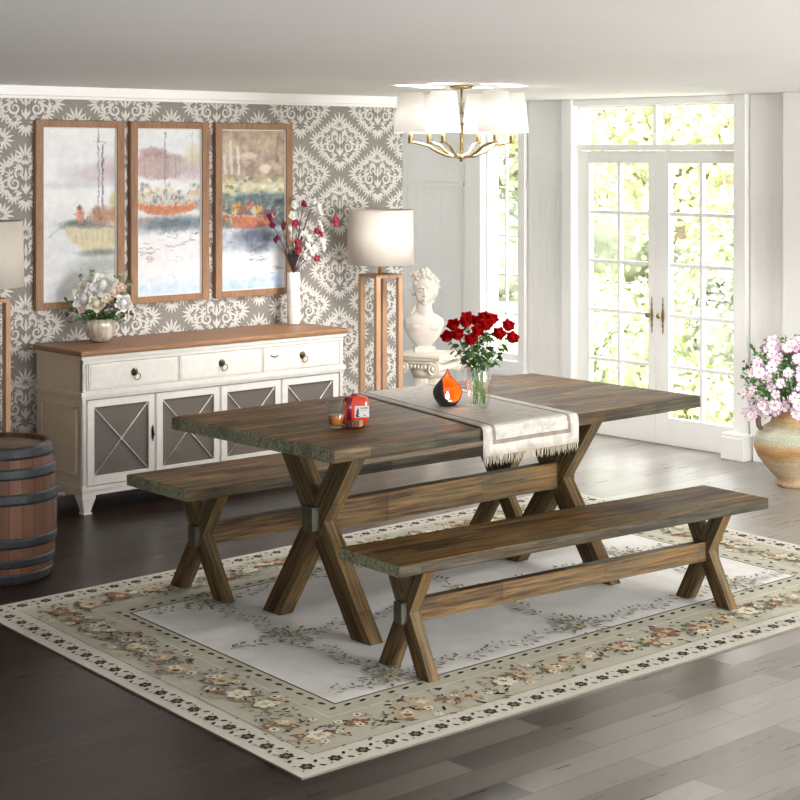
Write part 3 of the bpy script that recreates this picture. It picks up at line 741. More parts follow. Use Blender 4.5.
# ================================================================== TRIPTYCH PAINTINGS
def canvas(W, H_): return np.ones((H_, W, 3)) * np.array([.93, .94, .95])
rng = np.random.default_rng(5)
def smooth(a, k):
    for _ in range(k): a = (a + np.roll(a, 1, 0) + np.roll(a, -1, 0) + np.roll(a, 1, 1) + np.roll(a, -1, 1)) / 5
    return a
def clouds(H_, W, k=14): a = smooth(rng.standard_normal((H_, W)), k); return (a - a.min()) / (a.max() - a.min())
def blob(im, x, y, rx, ry, c, al=1, soft=.25, rot=0):
    H_, W, _ = im.shape; Y, X = np.mgrid[0:H_, 0:W]; X = X / W - x; Y = (Y / H_ - y)
    asp = H_ / W; ca, sa = math.cos(rot), math.sin(rot); U = X * ca + Y * asp * sa; V_ = -X * sa + Y * asp * ca
    d = np.sqrt((U / rx) ** 2 + (V_ / (ry * asp)) ** 2); mk = np.clip((1 + soft - d) / (2 * soft), 0, 1)[..., None] * al
    im[:] = im * (1 - mk) + np.array(c) * mk
def stroke(im, x0, y0, x1, y1, w_, c, al=1):
    H_, W, _ = im.shape; Y, X = np.mgrid[0:H_, 0:W]; X = X / W; Y = Y / H_; asp = H_ / W
    dx, dy = x1 - x0, (y1 - y0) * asp; l2 = dx * dx + dy * dy + 1e-9
    t_ = np.clip(((X - x0) * dx + (Y - y0) * asp * dy) / l2, 0, 1); d = np.hypot(X - x0 - t_ * dx, (Y - y0) * asp - t_ * dy)
    mk = np.clip((w_ - d) / (w_ * .5), 0, 1)[..., None] * al; im[:] = im * (1 - mk) + np.array(c) * mk
def wash(im, y0, y1, c, al, f=.05):
    H_, W, _ = im.shape; Y = np.mgrid[0:H_, 0:W][0] / H_; cl = clouds(H_, W)
    mk = np.clip((Y - y0) / f, 0, 1) * np.clip((y1 - Y) / f, 0, 1) * (al * (.55 + .9 * (cl - .3))); mk = np.clip(mk, 0, 1)[..., None]
    im[:] = im * (1 - mk) + np.array(c) * mk
def hull(im, xa, xb, yt, yb, c, rim, al=.95, bow=.25):
    H_, W, _ = im.shape; Y, X = np.mgrid[0:H_, 0:W]; X = X / W; Y = Y / H_
    u = (X - xa) / (xb - xa); top = yt - .018 * (2 * u - 1) ** 2; ee = np.clip(1 - np.abs(2 * u - 1) ** 2.6, 0, 1); bot = yt + (yb - yt) * ee ** .6
    mk = ((u > 0) & (u < 1) & (Y > top) & (Y < bot)).astype(float); mk = smooth(mk, 2)[..., None] * al; im[:] = im * (1 - mk) + np.array(c) * mk
    mk = ((u > 0) & (u < 1) & (Y > top - .006) & (Y < top + .006)).astype(float); mk = smooth(mk, 1)[..., None] * al; im[:] = im * (1 - mk) + np.array(rim) * mk
def ripples(im, y0, y1, c, n, x0=0, x1=1, al=.6):
    for _ in range(n):
        y = rng.uniform(y0, y1); x = rng.uniform(x0, x1); l = rng.uniform(.02, .12); stroke(im, x, y, x + l, y + rng.uniform(-.004, .004), .008, c, al * rng.uniform(.4, 1))
SR = lambda r, g, b: (r / 255, g / 255, b / 255)
def paint1():
    im = canvas(96, 212); wash(im, 0, .3, SR(226, 228, 234), .7, .2); wash(im, .42, 1.05, SR(214, 218, 224), .8, .1)
    blob(im, .75, .27, .45, .055, SR(196, 186, 200), .7, .5); blob(im, .35, .33, .35, .018, SR(206, 208, 214), .8, .6); blob(im, .95, .22, .2, .06, SR(206, 188, 190), .6, .6)
    stroke(im, .74, 0, .75, .5, .012, SR(120, 120, 130), .7); stroke(im, .80, .1, .80, .48, .014, SR(84, 90, 104), .8); stroke(im, .68, .08, .84, .085, .008, SR(130, 130, 140), .7)
    blob(im, .97, .43, .06, .05, SR(206, 192, 120), .8, .5)
    blob(im, .55, .56, .30, .035, SR(96, 110, 108), .9, .3); hull(im, .30, 1.12, .575, .705, SR(214, 204, 170), SR(150, 150, 140))
    blob(im, .50, .50, .055, .045, SR(206, 132, 108), .95, .3); blob(im, .49, .46, .03, .015, SR(130, 80, 66), .9, .3); blob(im, .80, .51, .16, .05, SR(178, 132, 104), .95, .4); blob(im, .72, .485, .05, .03, SR(150, 112, 92), .8, .4); blob(im, .97, .5, .05, .035, SR(196, 140, 90), .8, .4)
    for i in range(40): x, y = rng.uniform(.3, .98), rng.uniform(.47, .56); stroke(im, x, y, x + rng.uniform(-.04, .04), y + rng.uniform(-.01, .02), .012, SR(*rng.choice([[120, 96, 84], [190, 150, 124], [90, 100, 98], [206, 140, 110]])), .5)
    for k in range(7): stroke(im, .42 + k * .08, .59, .46 + k * .07, .66, .006, SR(150, 140, 116), .5)
    blob(im, .8, .72, .28, .02, SR(112, 118, 104), .8, .5); blob(im, .75, .80, .34, .05, SR(140, 148, 140), .65, .6); blob(im, .7, .9, .3, .06, SR(186, 190, 186), .5, .7)
    stroke(im, .08, .62, .34, .54, .008, SR(140, 140, 140), .6); ripples(im, .74, .95, SR(120, 126, 128), 26, .4, .9, .4)
    return im
def paint2():
    im = canvas(96, 212); wash(im, 0, .15, SR(214, 222, 236), .7, .1)
    blob(im, .35, .22, .42, .085, SR(190, 166, 164), .9, .12); blob(im, .25, .14, .2, .03, SR(176, 146, 142), .8, .3); blob(im, .8, .24, .25, .07, SR(196, 186, 194), .8, .4)
    for i in range(26): x = rng.uniform(0, .9); stroke(im, x, .16, x, .29, .012, SR(*rng.choice([[176, 158, 166], [210, 192, 186], [160, 144, 150]])), .35)
    blob(im, .88, .16, .13, .06, SR(218, 206, 172), .7, .5); stroke(im, .43, .02, .43, .36, .010, SR(110, 104, 110), .75); stroke(im, .38, .17, .52, .17, .010, SR(110, 104, 110), .7); stroke(im, .86, .02, .84, .25, .008, SR(150, 150, 150), .5)
    wash(im, .30, .42, SR(236, 238, 240), .9, .03); wash(im, .36, .45, SR(176, 180, 176), .6, .03)
    for i in range(60): x, y = rng.uniform(0, 1), rng.uniform(.33, .44); blob(im, x, y, .03, .012, SR(*rng.choice([[240, 240, 238], [222, 206, 160], [120, 142, 140], [226, 180, 140], [170, 180, 190]])), .7, .4)
    wash(im, .42, .50, SR(120, 138, 144), .7, .03); hull(im, .02, .92, .455, .515, SR(206, 124, 88), SR(230, 190, 160))
    for i in range(50): x, y = rng.uniform(.02, .9), rng.uniform(.36, .47); stroke(im, x, y, x + rng.uniform(-.05, .05), y + rng.uniform(.0, .03), .012, SR(*rng.choice([[230, 232, 226], [206, 176, 120], [110, 122, 126], [200, 120, 90], [90, 98, 110]])), .6)
    wash(im, .50, .64, SR(118, 134, 146), .85, .05); blob(im, .55, .565, .42, .035, SR(92, 108, 120), .8, .5); blob(im, .1, .54, .14, .012, SR(190, 120, 96), .5, .6)
    wash(im, .62, .92, SR(226, 212, 222), .6, .15); wash(im, .85, 1.1, SR(176, 200, 228), .85, .1)
    ripples(im, .60, .70, SR(96, 100, 110), 22, .3, .9, .6); ripples(im, .68, .80, SR(110, 120, 104), 16, 0, .25, .7); ripples(im, .66, .9, SR(150, 150, 150), 14, .45, .6, .5)
    return im
def paint3():
    im = canvas(96, 212); wash(im, -.1, .34, SR(170, 148, 128), 1.3, .03); wash(im, -.1, .2, SR(196, 178, 150), .6, .05)
    for i in range(70): x, y = rng.uniform(0, 1), rng.uniform(.02, .3); blob(im, x, y, rng.uniform(.02, .07), rng.uniform(.01, .04), SR(*rng.choice([[150, 126, 108], [190, 168, 142], [128, 112, 108], [206, 190, 168], [160, 140, 134]])), .5, .5)
    for x, h in ((.14, .2), (.25, .16), (.05, .1)): stroke(im, x, .27 - h, x + .02, .27, .028, SR(228, 222, 214), .85)
    blob(im, .42, .16, .12, .02, SR(226, 216, 206), .8, .3); blob(im, .68, .24, .09, .03, SR(236, 230, 216), .85, .3); stroke(im, .86, .05, .86, .2, .01, SR(120, 100, 90), .6)
    blob(im, .1, .2, .1, .12, SR(196, 190, 180), .35, .6)
    wash(im, .29, .41, SR(206, 196, 150), .9, .03)
    for i in range(60): x, y = rng.uniform(0, 1), rng.uniform(.3, .42); blob(im, x, y, .035, .010, SR(*rng.choice([[236, 234, 214], [196, 182, 120], [120, 128, 110], [222, 206, 150], [150, 158, 150]])), .75, .4)
    wash(im, .38, .62, SR(92, 116, 120), 1.25, .03); blob(im, .08, .45, .12, .03, SR(130, 140, 110), .7, .5)
    hull(im, .02, .84, .535, .615, SR(200, 116, 88), SR(226, 180, 150)); blob(im, .1, .57, .1, .03, SR(110, 108, 92), .7, .5)
    for x, y, c in ((.26, .475, (206, 140, 70)), (.34, .50, (150, 100, 70)), (.45, .465, (188, 72, 70)), (.5, .5, (226, 206, 180)), (.58, .49, (214, 180, 90)), (.68, .52, (120, 70, 90)), (.2, .5, (222, 196, 130))): blob(im, x, y, .05, .026, SR(*c), .9, .35)
    blob(im, .80, .535, .06, .04, SR(140, 56, 92), .85, .4); stroke(im, .62, .46, .84, .6, .012, SR(120, 70, 80), .7)
    for i in range(60): x, y = rng.uniform(.02, .9), rng.uniform(.44, .56); stroke(im, x, y, x + rng.uniform(-.06, .06), y + rng.uniform(-.01, .04), .014, SR(*rng.choice([[70, 84, 84], [226, 206, 170], [180, 80, 70], [214, 150, 90], [120, 60, 84], [196, 190, 170]])), .6)
    wash(im, .60, .78, SR(150, 164, 182), .9, .05); blob(im, .55, .66, .30, .055, SR(84, 92, 112), .85, .4); blob(im, .55, .73, .14, .04, SR(104, 110, 128), .7, .5)
    wash(im, .76, .92, SR(212, 214, 226), .7, .08); wash(im, .88, 1.1, SR(160, 190, 224), .9, .06)
    ripples(im, .62, .72, SR(90, 90, 96), 22, .05, .95, .6); ripples(im, .7, .85, SR(80, 80, 90), 16, .4, .65, .7); ripples(im, .86, .9, SR(90, 90, 80), 5, .75, .9, .7)
    return im
def watercolour(im, amp=2.0):
    H_, W, _ = im.shape; a = clouds(H_, W, 5) - .5; b = clouds(H_, W, 5) - .5
    yy, xx = np.mgrid[0:H_, 0:W]; yy = np.clip((yy + a * amp * 2).astype(int), 0, H_ - 1); xx = np.clip((xx + b * amp * 2).astype(int), 0, W - 1)
    out = im[yy, xx]; m = clouds(H_, W, 4)[..., None]; m2 = clouds(H_, W, 18)[..., None]
    sat = 1 - out.min(2, keepdims=True)
    return np.clip(out * .96 + (m - .5) * .30 * sat + (m2 - .5) * .06 + .02, 0, 1) * .98
def painting_mesh(name, im, x0, x1, z0, z1, y, par):
    H_, W, _ = im.shape; im = np.clip(im + rng.standard_normal(im.shape[:2])[..., None] * .012, 0, 1)
    lin = np.where(im <= .04045, im / 12.92, ((im + .055) / 1.055) ** 2.4)
    xs = np.linspace(x0, x1, W); zs = np.linspace(z1, z0, H_); X, Z = np.meshgrid(xs, zs)
    v = np.stack([X, np.full_like(X, y), Z], -1).reshape(-1, 3)
    idx = np.arange(H_ * W).reshape(H_, W); f = np.stack([idx[1:, :-1], idx[1:, 1:], idx[:-1, 1:], idx[:-1, :-1]], -1).reshape(-1, 4)
    me = bpy.data.meshes.new(name); me.from_pydata(v.tolist(), [], f.tolist()); me.update()
    at = me.color_attributes.new('paint', 'FLOAT_COLOR', 'POINT'); at.data.foreach_set('color', np.concatenate([lin.reshape(-1, 3), np.ones((H_ * W, 1))], 1).ravel())
    m = M.get('paint')
    if not m:
        m, nt, b = newmat('watercolour'); a = N(nt, 'ShaderNodeAttribute', attribute_name='paint'); L(nt, a.outputs['Color'], b.inputs['Base Color']); b.inputs['Roughness'].default_value = .5; M['paint'] = m
    me.materials.append(m); o = bpy.data.objects.new(name, me); C.objects.link(o); o.parent = par; return o
zt, zb_ = 1.928, .962
for (pa, pb, pf, lb) in ((36, 125, paint1, 'framed watercolour of a cream rowing boat, leftmost of the three pictures'), (131, 209.5, paint2, 'framed watercolour of harbour buildings and orange boat, middle of the three pictures'), (216, 293, paint3, 'framed watercolour of brown town and red boat, rightmost of the three pictures')):
    xa, xb = at_y(pa, 200, WY - .035).x, at_y(pb, 200, WY - .035).x
    root = thing('framed_picture', lb, 'picture', ((xa + xb) / 2, WY - .001, zb_), 0, 'harbour watercolours above the sideboard')
    w_, h_ = (xb - xa) / 2, zt - zb_; fw = .045; b = MB()
    for q in ((-w_, -w_ + fw, 0, h_), (w_ - fw, w_, 0, h_), (-w_ + fw, w_ - fw, 0, fw * .8), (-w_ + fw, w_ - fw, h_ - fw * .8, h_)): b.box(q[0], q[1], -.034, 0, q[2], q[3])
    b.build('frame', 'frame', root, bevel=.003)
    b = MB()
    for q in ((-w_ + fw, -w_ + fw + .006, fw * .8, h_ - fw * .8), (w_ - fw - .006, w_ - fw, fw * .8, h_ - fw * .8), (-w_ + fw, w_ - fw, fw * .8, fw * .8 + .006), (-w_ + fw, w_ - fw, h_ - fw * .8 - .006, h_ - fw * .8)): b.box(q[0], q[1], -.024, -.004, q[2], q[3])
    b.build('liner', 'white_wood', root)
    painting_mesh('painting', watercolour(pf()), -w_ + fw, w_ - fw, fw * .8, h_ - fw * .8, -.016, root)

# ================================================================== FLOOR LAMPS
def shade_mat():
    m, nt, b = newmat('linen_shade')
    n1 = noise(nt, coords(nt, scale=(200, 200, 400)), 1, 2)
    L(nt, ramp(nt, n1, [(.3, srgb(204, 195, 184)), (.7, srgb(218, 211, 202))]), b.inputs['Base Color']); b.inputs['Roughness'].default_value = .9
    b.inputs['Transmission Weight'].default_value = 0; b.inputs['Subsurface Weight'].default_value = .0; return m
M['shade'] = shade_mat()
M['metal_gold'] = plain('pale_gold_metal', srgb(206, 176, 130), .35, .8, var=.05)
def floor_lamp(loc, rz, label):
    root = thing('floor_lamp', label, 'floor lamp', loc, rz, 'drum shade floor lamps')
    s0, s1 = 1.12, 1.435
    b = MB(); b.lathe([(.193, s0), (.188, s1), (.184, s1), (.189, s0)], 48, 0, close=True); b.build('lamp_shade', 'shade', root)
    b = MB(); b.tube([(0, 0, 1.06), (0, 0, 1.24)], .013); b.tube([(-.18, 0, 1.24), (.18, 0, 1.24)], .003); b.tube([(0, -.18, 1.24), (0, .18, 1.24)], .003); b.build('stem', 'metal_gold', root)
    b = MB(); b.ball((0, 0, 1.29), (.03, .03, .04)); b.build('bulb', 'trim', root)
    b = MB(); a = .078
    for s in (-1, 1): b.box(-a - .012, a + .012, s * a - .01, s * a + .01, 1.045, 1.065); b.box(s * a - .01, s * a + .01, -a, a, 1.045, 1.065)
    b.box(-a, a, -.01, .01, 1.047, 1.063); b.build('top_frame', 'lampwood', root, bevel=.002)
    for sx in (-1, 1):
        for sy in (-1, 1):
            b = MB(); b.box(-.0145, .0145, -.0145, .0145, .02, 1.047); b.build('leg', 'lampwood', root, bevel=.002, mtx=Matrix.Translation((sx * a, sy * a, 0)))
    b = MB(); b.box(-a - .03, a + .03, -a - .03, a + .03, 0, .02); b.build('base_plate', 'metal_gold', root, bevel=.003)
    return root
p = at_depth(380.5, 300, 9.80); floor_lamp((p.x, p.y, 0), R(-6), 'floor lamp with wooden bar legs standing between the sideboard and the bust')
p = at_depth(-17, 300, 8.12); floor_lamp((p.x, p.y, 0), R(10), 'floor lamp cut by the left edge, behind the wooden barrel')

# ================================================================== BARREL
def barrel():
    p = at_depth(1, 500, 7.10); root = thing('wine_barrel', 'old oak barrel with dark metal hoops at the left edge', 'barrel', (p.x, p.y, 0))
    Hb = .56; rp = lambda z: .203 + .027 * (1 - ((z - Hb / 2) / (Hb / 2)) ** 2)
    m, nt, b = newmat('oak_staves')
    tc = N(nt, 'ShaderNodeTexCoord'); sp = N(nt, 'ShaderNodeSeparateXYZ'); L(nt, tc.outputs['Object'], sp.inputs[0])
    at = N(nt, 'ShaderNodeMath', operation='ARCTAN2'); L(nt, sp.outputs[1], at.inputs[0]); L(nt, sp.outputs[0], at.inputs[1])
    ml = N(nt, 'ShaderNodeMath', operation='MULTIPLY'); L(nt, at.outputs[0], ml.inputs[0]); ml.inputs[1].default_value = 26 / (2 * math.pi)
    fl = N(nt, 'ShaderNodeMath', operation='FLOOR'); L(nt, ml.outputs[0], fl.inputs[0]); wn = N(nt, 'ShaderNodeTexWhiteNoise', noise_dimensions='1D'); L(nt, fl.outputs[0], wn.inputs['W'])
    fr = N(nt, 'ShaderNodeMath', operation='FRACT'); L(nt, ml.outputs[0], fr.inputs[0])
    seam = ramp(nt, fr.outputs[0], [(0, (.25,) * 3), (.06, (1,) * 3), (.94, (1,) * 3), (1, (.25,) * 3)])
    n1 = noise(nt, coords(nt, scale=(40, 40, 3)), 1, 4)
    c = mix(nt, .5, wn.outputs['Value'], n1); c = ramp(nt, c, [(.2, srgb(62, 38, 24)), (.5, srgb(92, 58, 38)), (.8, srgb(116, 78, 54))])
    L(nt, mix(nt, 1.0, c, seam, 'MULTIPLY'), b.inputs['Base Color']); b.inputs['Roughness'].default_value = .6; bump(nt, b, n1, .2)
    M['staves'] = m
    b = MB(); zs = np.linspace(0, Hb, 25); prof = [(rp(z), z) for z in zs] + [(rp(Hb) - .018, Hb), (rp(Hb) - .02, Hb - .02), (.001, Hb - .02)]
    b.lathe([(.001, .01), (rp(0) - .02, .01), (rp(0) - .018, 0)] + prof, 64); b.build('staves', 'staves', root)
    M['hoop'] = plain('hoop_steel', srgb(52, 55, 60), .5, .45, var=.3, vscale=25, bumps=.1)
    for z0, z1 in ((Hb - .052, Hb - .004), (Hb - .132, Hb - .088), (Hb - .235, Hb - .190), (.148, .190), (.068, .104), (.004, .042)):
        h = MB(); zz = np.linspace(z0, z1, 5); h.lathe([(rp(z) + .004, z) for z in zz] + [(rp(z) - .003, z) for z in zz[::-1]], 64, close=True); h.build('hoop', 'hoop', root)
    b = MB(); rr = rp(Hb) - .022; b.lathe([(.001, Hb - .021), (rr, Hb - .021), (rr, Hb - .017), (.001, Hb - .017)], 48); b.build('barrel_head', simple_wood('barrel_head_wood', srgb(84, 68, 58), srgb(118, 98, 84), .6, (3, 25, 3)), root)
barrel()

# ================================================================== FLOWERS HELPERS
def mat_petal(name, c, v=.12, tl=.35):
    m = plain(name, c, .6, var=v, vscale=60, spec=.2); nt = m.node_tree; b = nt.nodes['Principled BSDF']
    t = N(nt, 'ShaderNodeBsdfTranslucent'); t.inputs[0].default_value = rgba(c); ms = N(nt, 'ShaderNodeMixShader'); ms.inputs[0].default_value = tl
    L(nt, b.outputs[0], ms.inputs[1]); L(nt, t.outputs[0], ms.inputs[2]); L(nt, ms.outputs[0], nt.nodes['Material Output'].inputs[0]); return m
M['red'] = mat_petal('red_rose_petals', srgb(196, 14, 18), .35, .15); M['green'] = plain('leaf_green', srgb(62, 96, 44), .5, var=.3, vscale=40)
M['stem'] = plain('stem_green', srgb(104, 150, 60), .5, var=.15); M['sage'] = plain('eucalyptus_leaf', srgb(146, 164, 138), .6, var=.2, vscale=30)
M['wpetal'] = mat_petal('white_petals', srgb(254, 253, 250), .01, .08); M['cpetal'] = mat_petal('cream_petals', srgb(253, 247, 228), .02, .08); M['ppetal'] = mat_petal('blush_petals', srgb(250, 228, 214), .03, .08)
M['pink'] = mat_petal('raspberry_petals', srgb(204, 84, 106), .15); M['plum'] = mat_petal('plum_petals', srgb(148, 56, 80), .3); M['twig'] = plain('dark_twig', srgb(70, 52, 50), .7, var=.2)
def bloom(b, c, r, up, mat=0, layers=(5, 6, 6, 4), openness=1.0, flat=1.0):
    """a rose head: rings of cupped petals around axis up"""
    c = Vector(c); up = Vector(up).normalized(); a = up.orthogonal().normalized(); s = up.cross(a)
    tot = len(layers); k0 = random.uniform(0, 6)
    for li, n in enumerate(layers):
        f = 1 - li / tot                       # outer to inner
        for i in range(n):
            t = k0 + li * .7 + 2 * math.pi * i / n; d = a * math.cos(t) + s * math.sin(t); tang = up.cross(d)
            rr = r * (.25 + .75 * f); wd = rr * (1.3 if n <= 6 else 1); vs = []
            for j, (q, h, ww) in enumerate(((.12, -.55, .25), (.75, -.25, .9), (.92, .25, 1.0), (.85 + .28 * f * openness, .62 - .22 * f * openness, .6))):
                for k in (-1, -.5, 0, .5, 1):
                    cup = 1 - .32 * k * k
                    vs.append(c + d * rr * q * cup + tang * wd * ww * .5 * k + up * (r * h * flat * (1.2 - .1 * f) - .08 * r * k * k * (1 if j == 3 else 0)))
            fs = [(j * 5 + k, j * 5 + k + 1, (j + 1) * 5 + k + 1, (j + 1) * 5 + k) for j in range(3) for k in range(4)]
            b.add(vs, fs, mat, True)
    b.ball(c - up * r * .05, (r * .42, r * .42, r * .5), 10, 8, mat)
    return b

# ================================================================== ROSES IN GLASS VASE
VP = at_z(479, 407.5, TZ); VZ = VP.z
def glass_vase():
    root = thing('glass_vase', 'clear glass vase of red roses on the table runner', 'vase', (VP.x, VP.y, VZ))
    pr = [(.034, 0), (.037, .004), (.044, .04), (.049, .085), (.050, .11), (.047, .14), (.044, .168), (.0425, .168), (.0455, .14), (.0485, .11), (.0475, .085), (.0425, .04), (.034, .010), (.001, .009)]
    b = MB(); b.lathe(pr, 40); b.build('glass_body', 'clear', root)
glass_vase()
roses = [((447.5, 337), 0, 'lowest at the far left of the bouquet'), ((458, 335), 1, 'second from the left in the lower row'), ((453.5, 325.5), 0, 'uppermost at the far left'), ((466, 322.5), 1, 'third from the left along the top'),
         ((477, 321.5), -1, 'at the top centre left'), ((471, 340), 1.6, 'lowest in the middle, facing the viewer'), ((478, 331), 1.2, 'in the very middle of the bouquet'), ((486, 325.5), .6, 'just right of the middle near the top'),
         ((492, 319.5), -1, 'highest of the bouquet'), ((499, 334), 1, 'lower right, inside the outermost'), ((508, 326), -.3, 'upper right'), ((512, 338), .5, 'lowest at the far right'), ((467, 318), -1.2, 'behind at the top left'), ((484, 318), -1.4, 'behind at the top centre')]
cu, cv = Vector((CO, -SI, 0)), Vector((SI, CO, 0))   # camera right and forward on the ground plane
for (px, py), fr, lb in roses:
    Zd = 6.62 - fr * .03; c = at_depth(px, py, Zd); r = .0265
    neck = Vector((VP.x, VP.y, VZ + .155)) + (c - Vector((VP.x, VP.y, c.z))) * .28; neck.z = VZ + .155
    rel = (c - neck); up = (rel.normalized() * .8 + Vector((0, 0, .1)) - cv * .75).normalized()
    root = thing('rose', 'red rose ' + lb + ' in the glass vase', 'rose', tuple(c), 0, 'red roses in the glass vase')
    b = MB(); bloom(b, (0, 0, 0), r, up, 0); b.build('bloom', 'red', root)
    ft = random.uniform(0, 6.28); foot = Vector((VP.x, VP.y, VZ + .014)) + Vector((math.cos(ft), math.sin(ft), 0)) * .024; foot.z = VZ + .014
    b = MB(); q = lambda v: v - c
    b.tube([q(foot), q(neck) * .5 + q(foot) * .5, q(neck), q(c) * .6 + q(neck) * .4 - Vector((0, 0, .005)), q(c) - up * .012], .0019, 6); b.build('stem', 'stem', root)
    b = MB()
    for k in range(14):
        t = random.uniform(.05, .80); s0 = neck * (1 - t) + c * t; a = random.uniform(0, 6.28)
        e = Vector((math.cos(a), math.sin(a), random.uniform(-.7, .25))).normalized() * random.uniform(.026, .046); b.leaf(q(s0 + e * .25), q(s0 + e), .022, None, 0, .2, .2)
    for k in range(5): a = random.uniform(0, 6.28); d = Vector((math.cos(a), math.sin(a), -.3)); b.leaf(-up * .014, -up * .008 + d * .018, .009, None)
    b.build('leaves', 'green', root)

# ================================================================== TEALIGHT HOLDER
def tealight():
    P = at_z(447.5, 405.5, TZ); root = thing('tealight_holder', 'black teardrop tealight holder glowing orange inside beside the vase', 'candle holder', tuple(P), 0)
    Hh = .146
    prof = [(0, .030), (.01, .040), (.03, .053), (.05, .0585), (.065, .056), (.08, .047), (.095, .034), (.11, .021), (.125, .010), (.138, .004), (.146, .0008)]
    def rad(z):
        for (a, ra), (b_, rb_) in zip(prof, prof[1:]):
            if z <= b_: return ra + (rb_ - ra) * (z - a) / (b_ - a)
        return .0008
    face = math.atan2(-CO, -SI) + R(31)   # opening turned to the viewer's right
    seg = 72; nz = 44; b = MB(); vs = []
    for layer, off in ((0, 0), (1, .0035)):
        for j in range(nz + 1):
            z = Hh * j / nz; r = max(.0004, rad(z) - off)
            for i in range(seg): a = 2 * math.pi * i / seg; vs.append((r * math.cos(a), r * math.sin(a), z + (.0035 if layer and j == 0 else 0)))
    n1 = (nz + 1) * seg; fo, fi = [], []
    def isopen(j, i):
        z = Hh * (j + .5) / nz; a = (2 * math.pi * (i + .5) / seg - face + math.pi) % (2 * math.pi) - math.pi
        if z < .018: return False
        x = rad(z) * math.sin(a)
        if abs(a) > R(88): return False
        # teardrop outline on the face
        t = (z - .018) / (Hh - .018); half = .040 * math.sin(math.pi * min(1, t ** .62)) + .004
        return abs(x) < half - .003 or z > .128
    rimf = []
    for j in range(nz):
        for i in range(seg):
            k = (i + 1) % seg; q = (j * seg + i, j * seg + k, (j + 1) * seg + k, (j + 1) * seg + i)
            if isopen(j, i): continue
            fo.append(q); fi.append(tuple(n1 + x for x in q[::-1]))
            for (jj, ii, e) in ((j, i - 1, (q[0], q[3])), (j, i + 1, (q[2], q[1])), (j + 1, i, (q[3], q[2])), (j - 1, i, (q[1], q[0]))):
                if 0 <= jj < nz and isopen(jj, ii % seg): rimf.append((e[0], e[1], e[1] + n1, e[0] + n1))
    b.add(vs, fo, 0, True); b.f += [tuple(x) for x in fi]; b.m += [1] * len(fi); b.sm += [True] * len(fi); b.f += rimf; b.m += [0] * len(rimf); b.sm += [False] * len(rimf)
    b.add([(prof[0][1] * math.cos(2 * math.pi * i / 24), prof[0][1] * math.sin(2 * math.pi * i / 24), 0) for i in range(24)], [tuple(range(24))[::-1]], 0)
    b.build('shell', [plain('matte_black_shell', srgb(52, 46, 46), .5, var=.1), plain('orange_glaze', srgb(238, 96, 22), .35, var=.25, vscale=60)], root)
    b = MB(); b.lathe([(.019, .004), (.019, .020), (.001, .020)], 24); b.build('tealight', plain('candle_wax', srgb(250, 240, 220), .5), root)
    m, nt, bs = newmat('flame'); bs.inputs['Emission Color'].default_value = (1, .72, .35, 1); bs.inputs['Emission Strength'].default_value = 5; bs.inputs['Base Color'].default_value = (1, .8, .4, 1)
    b = MB(); b.lathe([(.0005, .021), (.0085, .030), (.0075, .040), (.0005, .056)], 12); b.build('flame', m, root)
    lt = light('candle_glow', 'POINT', (0, 0, .035), (0, 0, 0), .2, color=(1, .75, .45), shadow_soft_size=.006); lt.parent = root; lt.location = (-SI * .022 + CO * .004, -CO * .022, .034)
tealight()

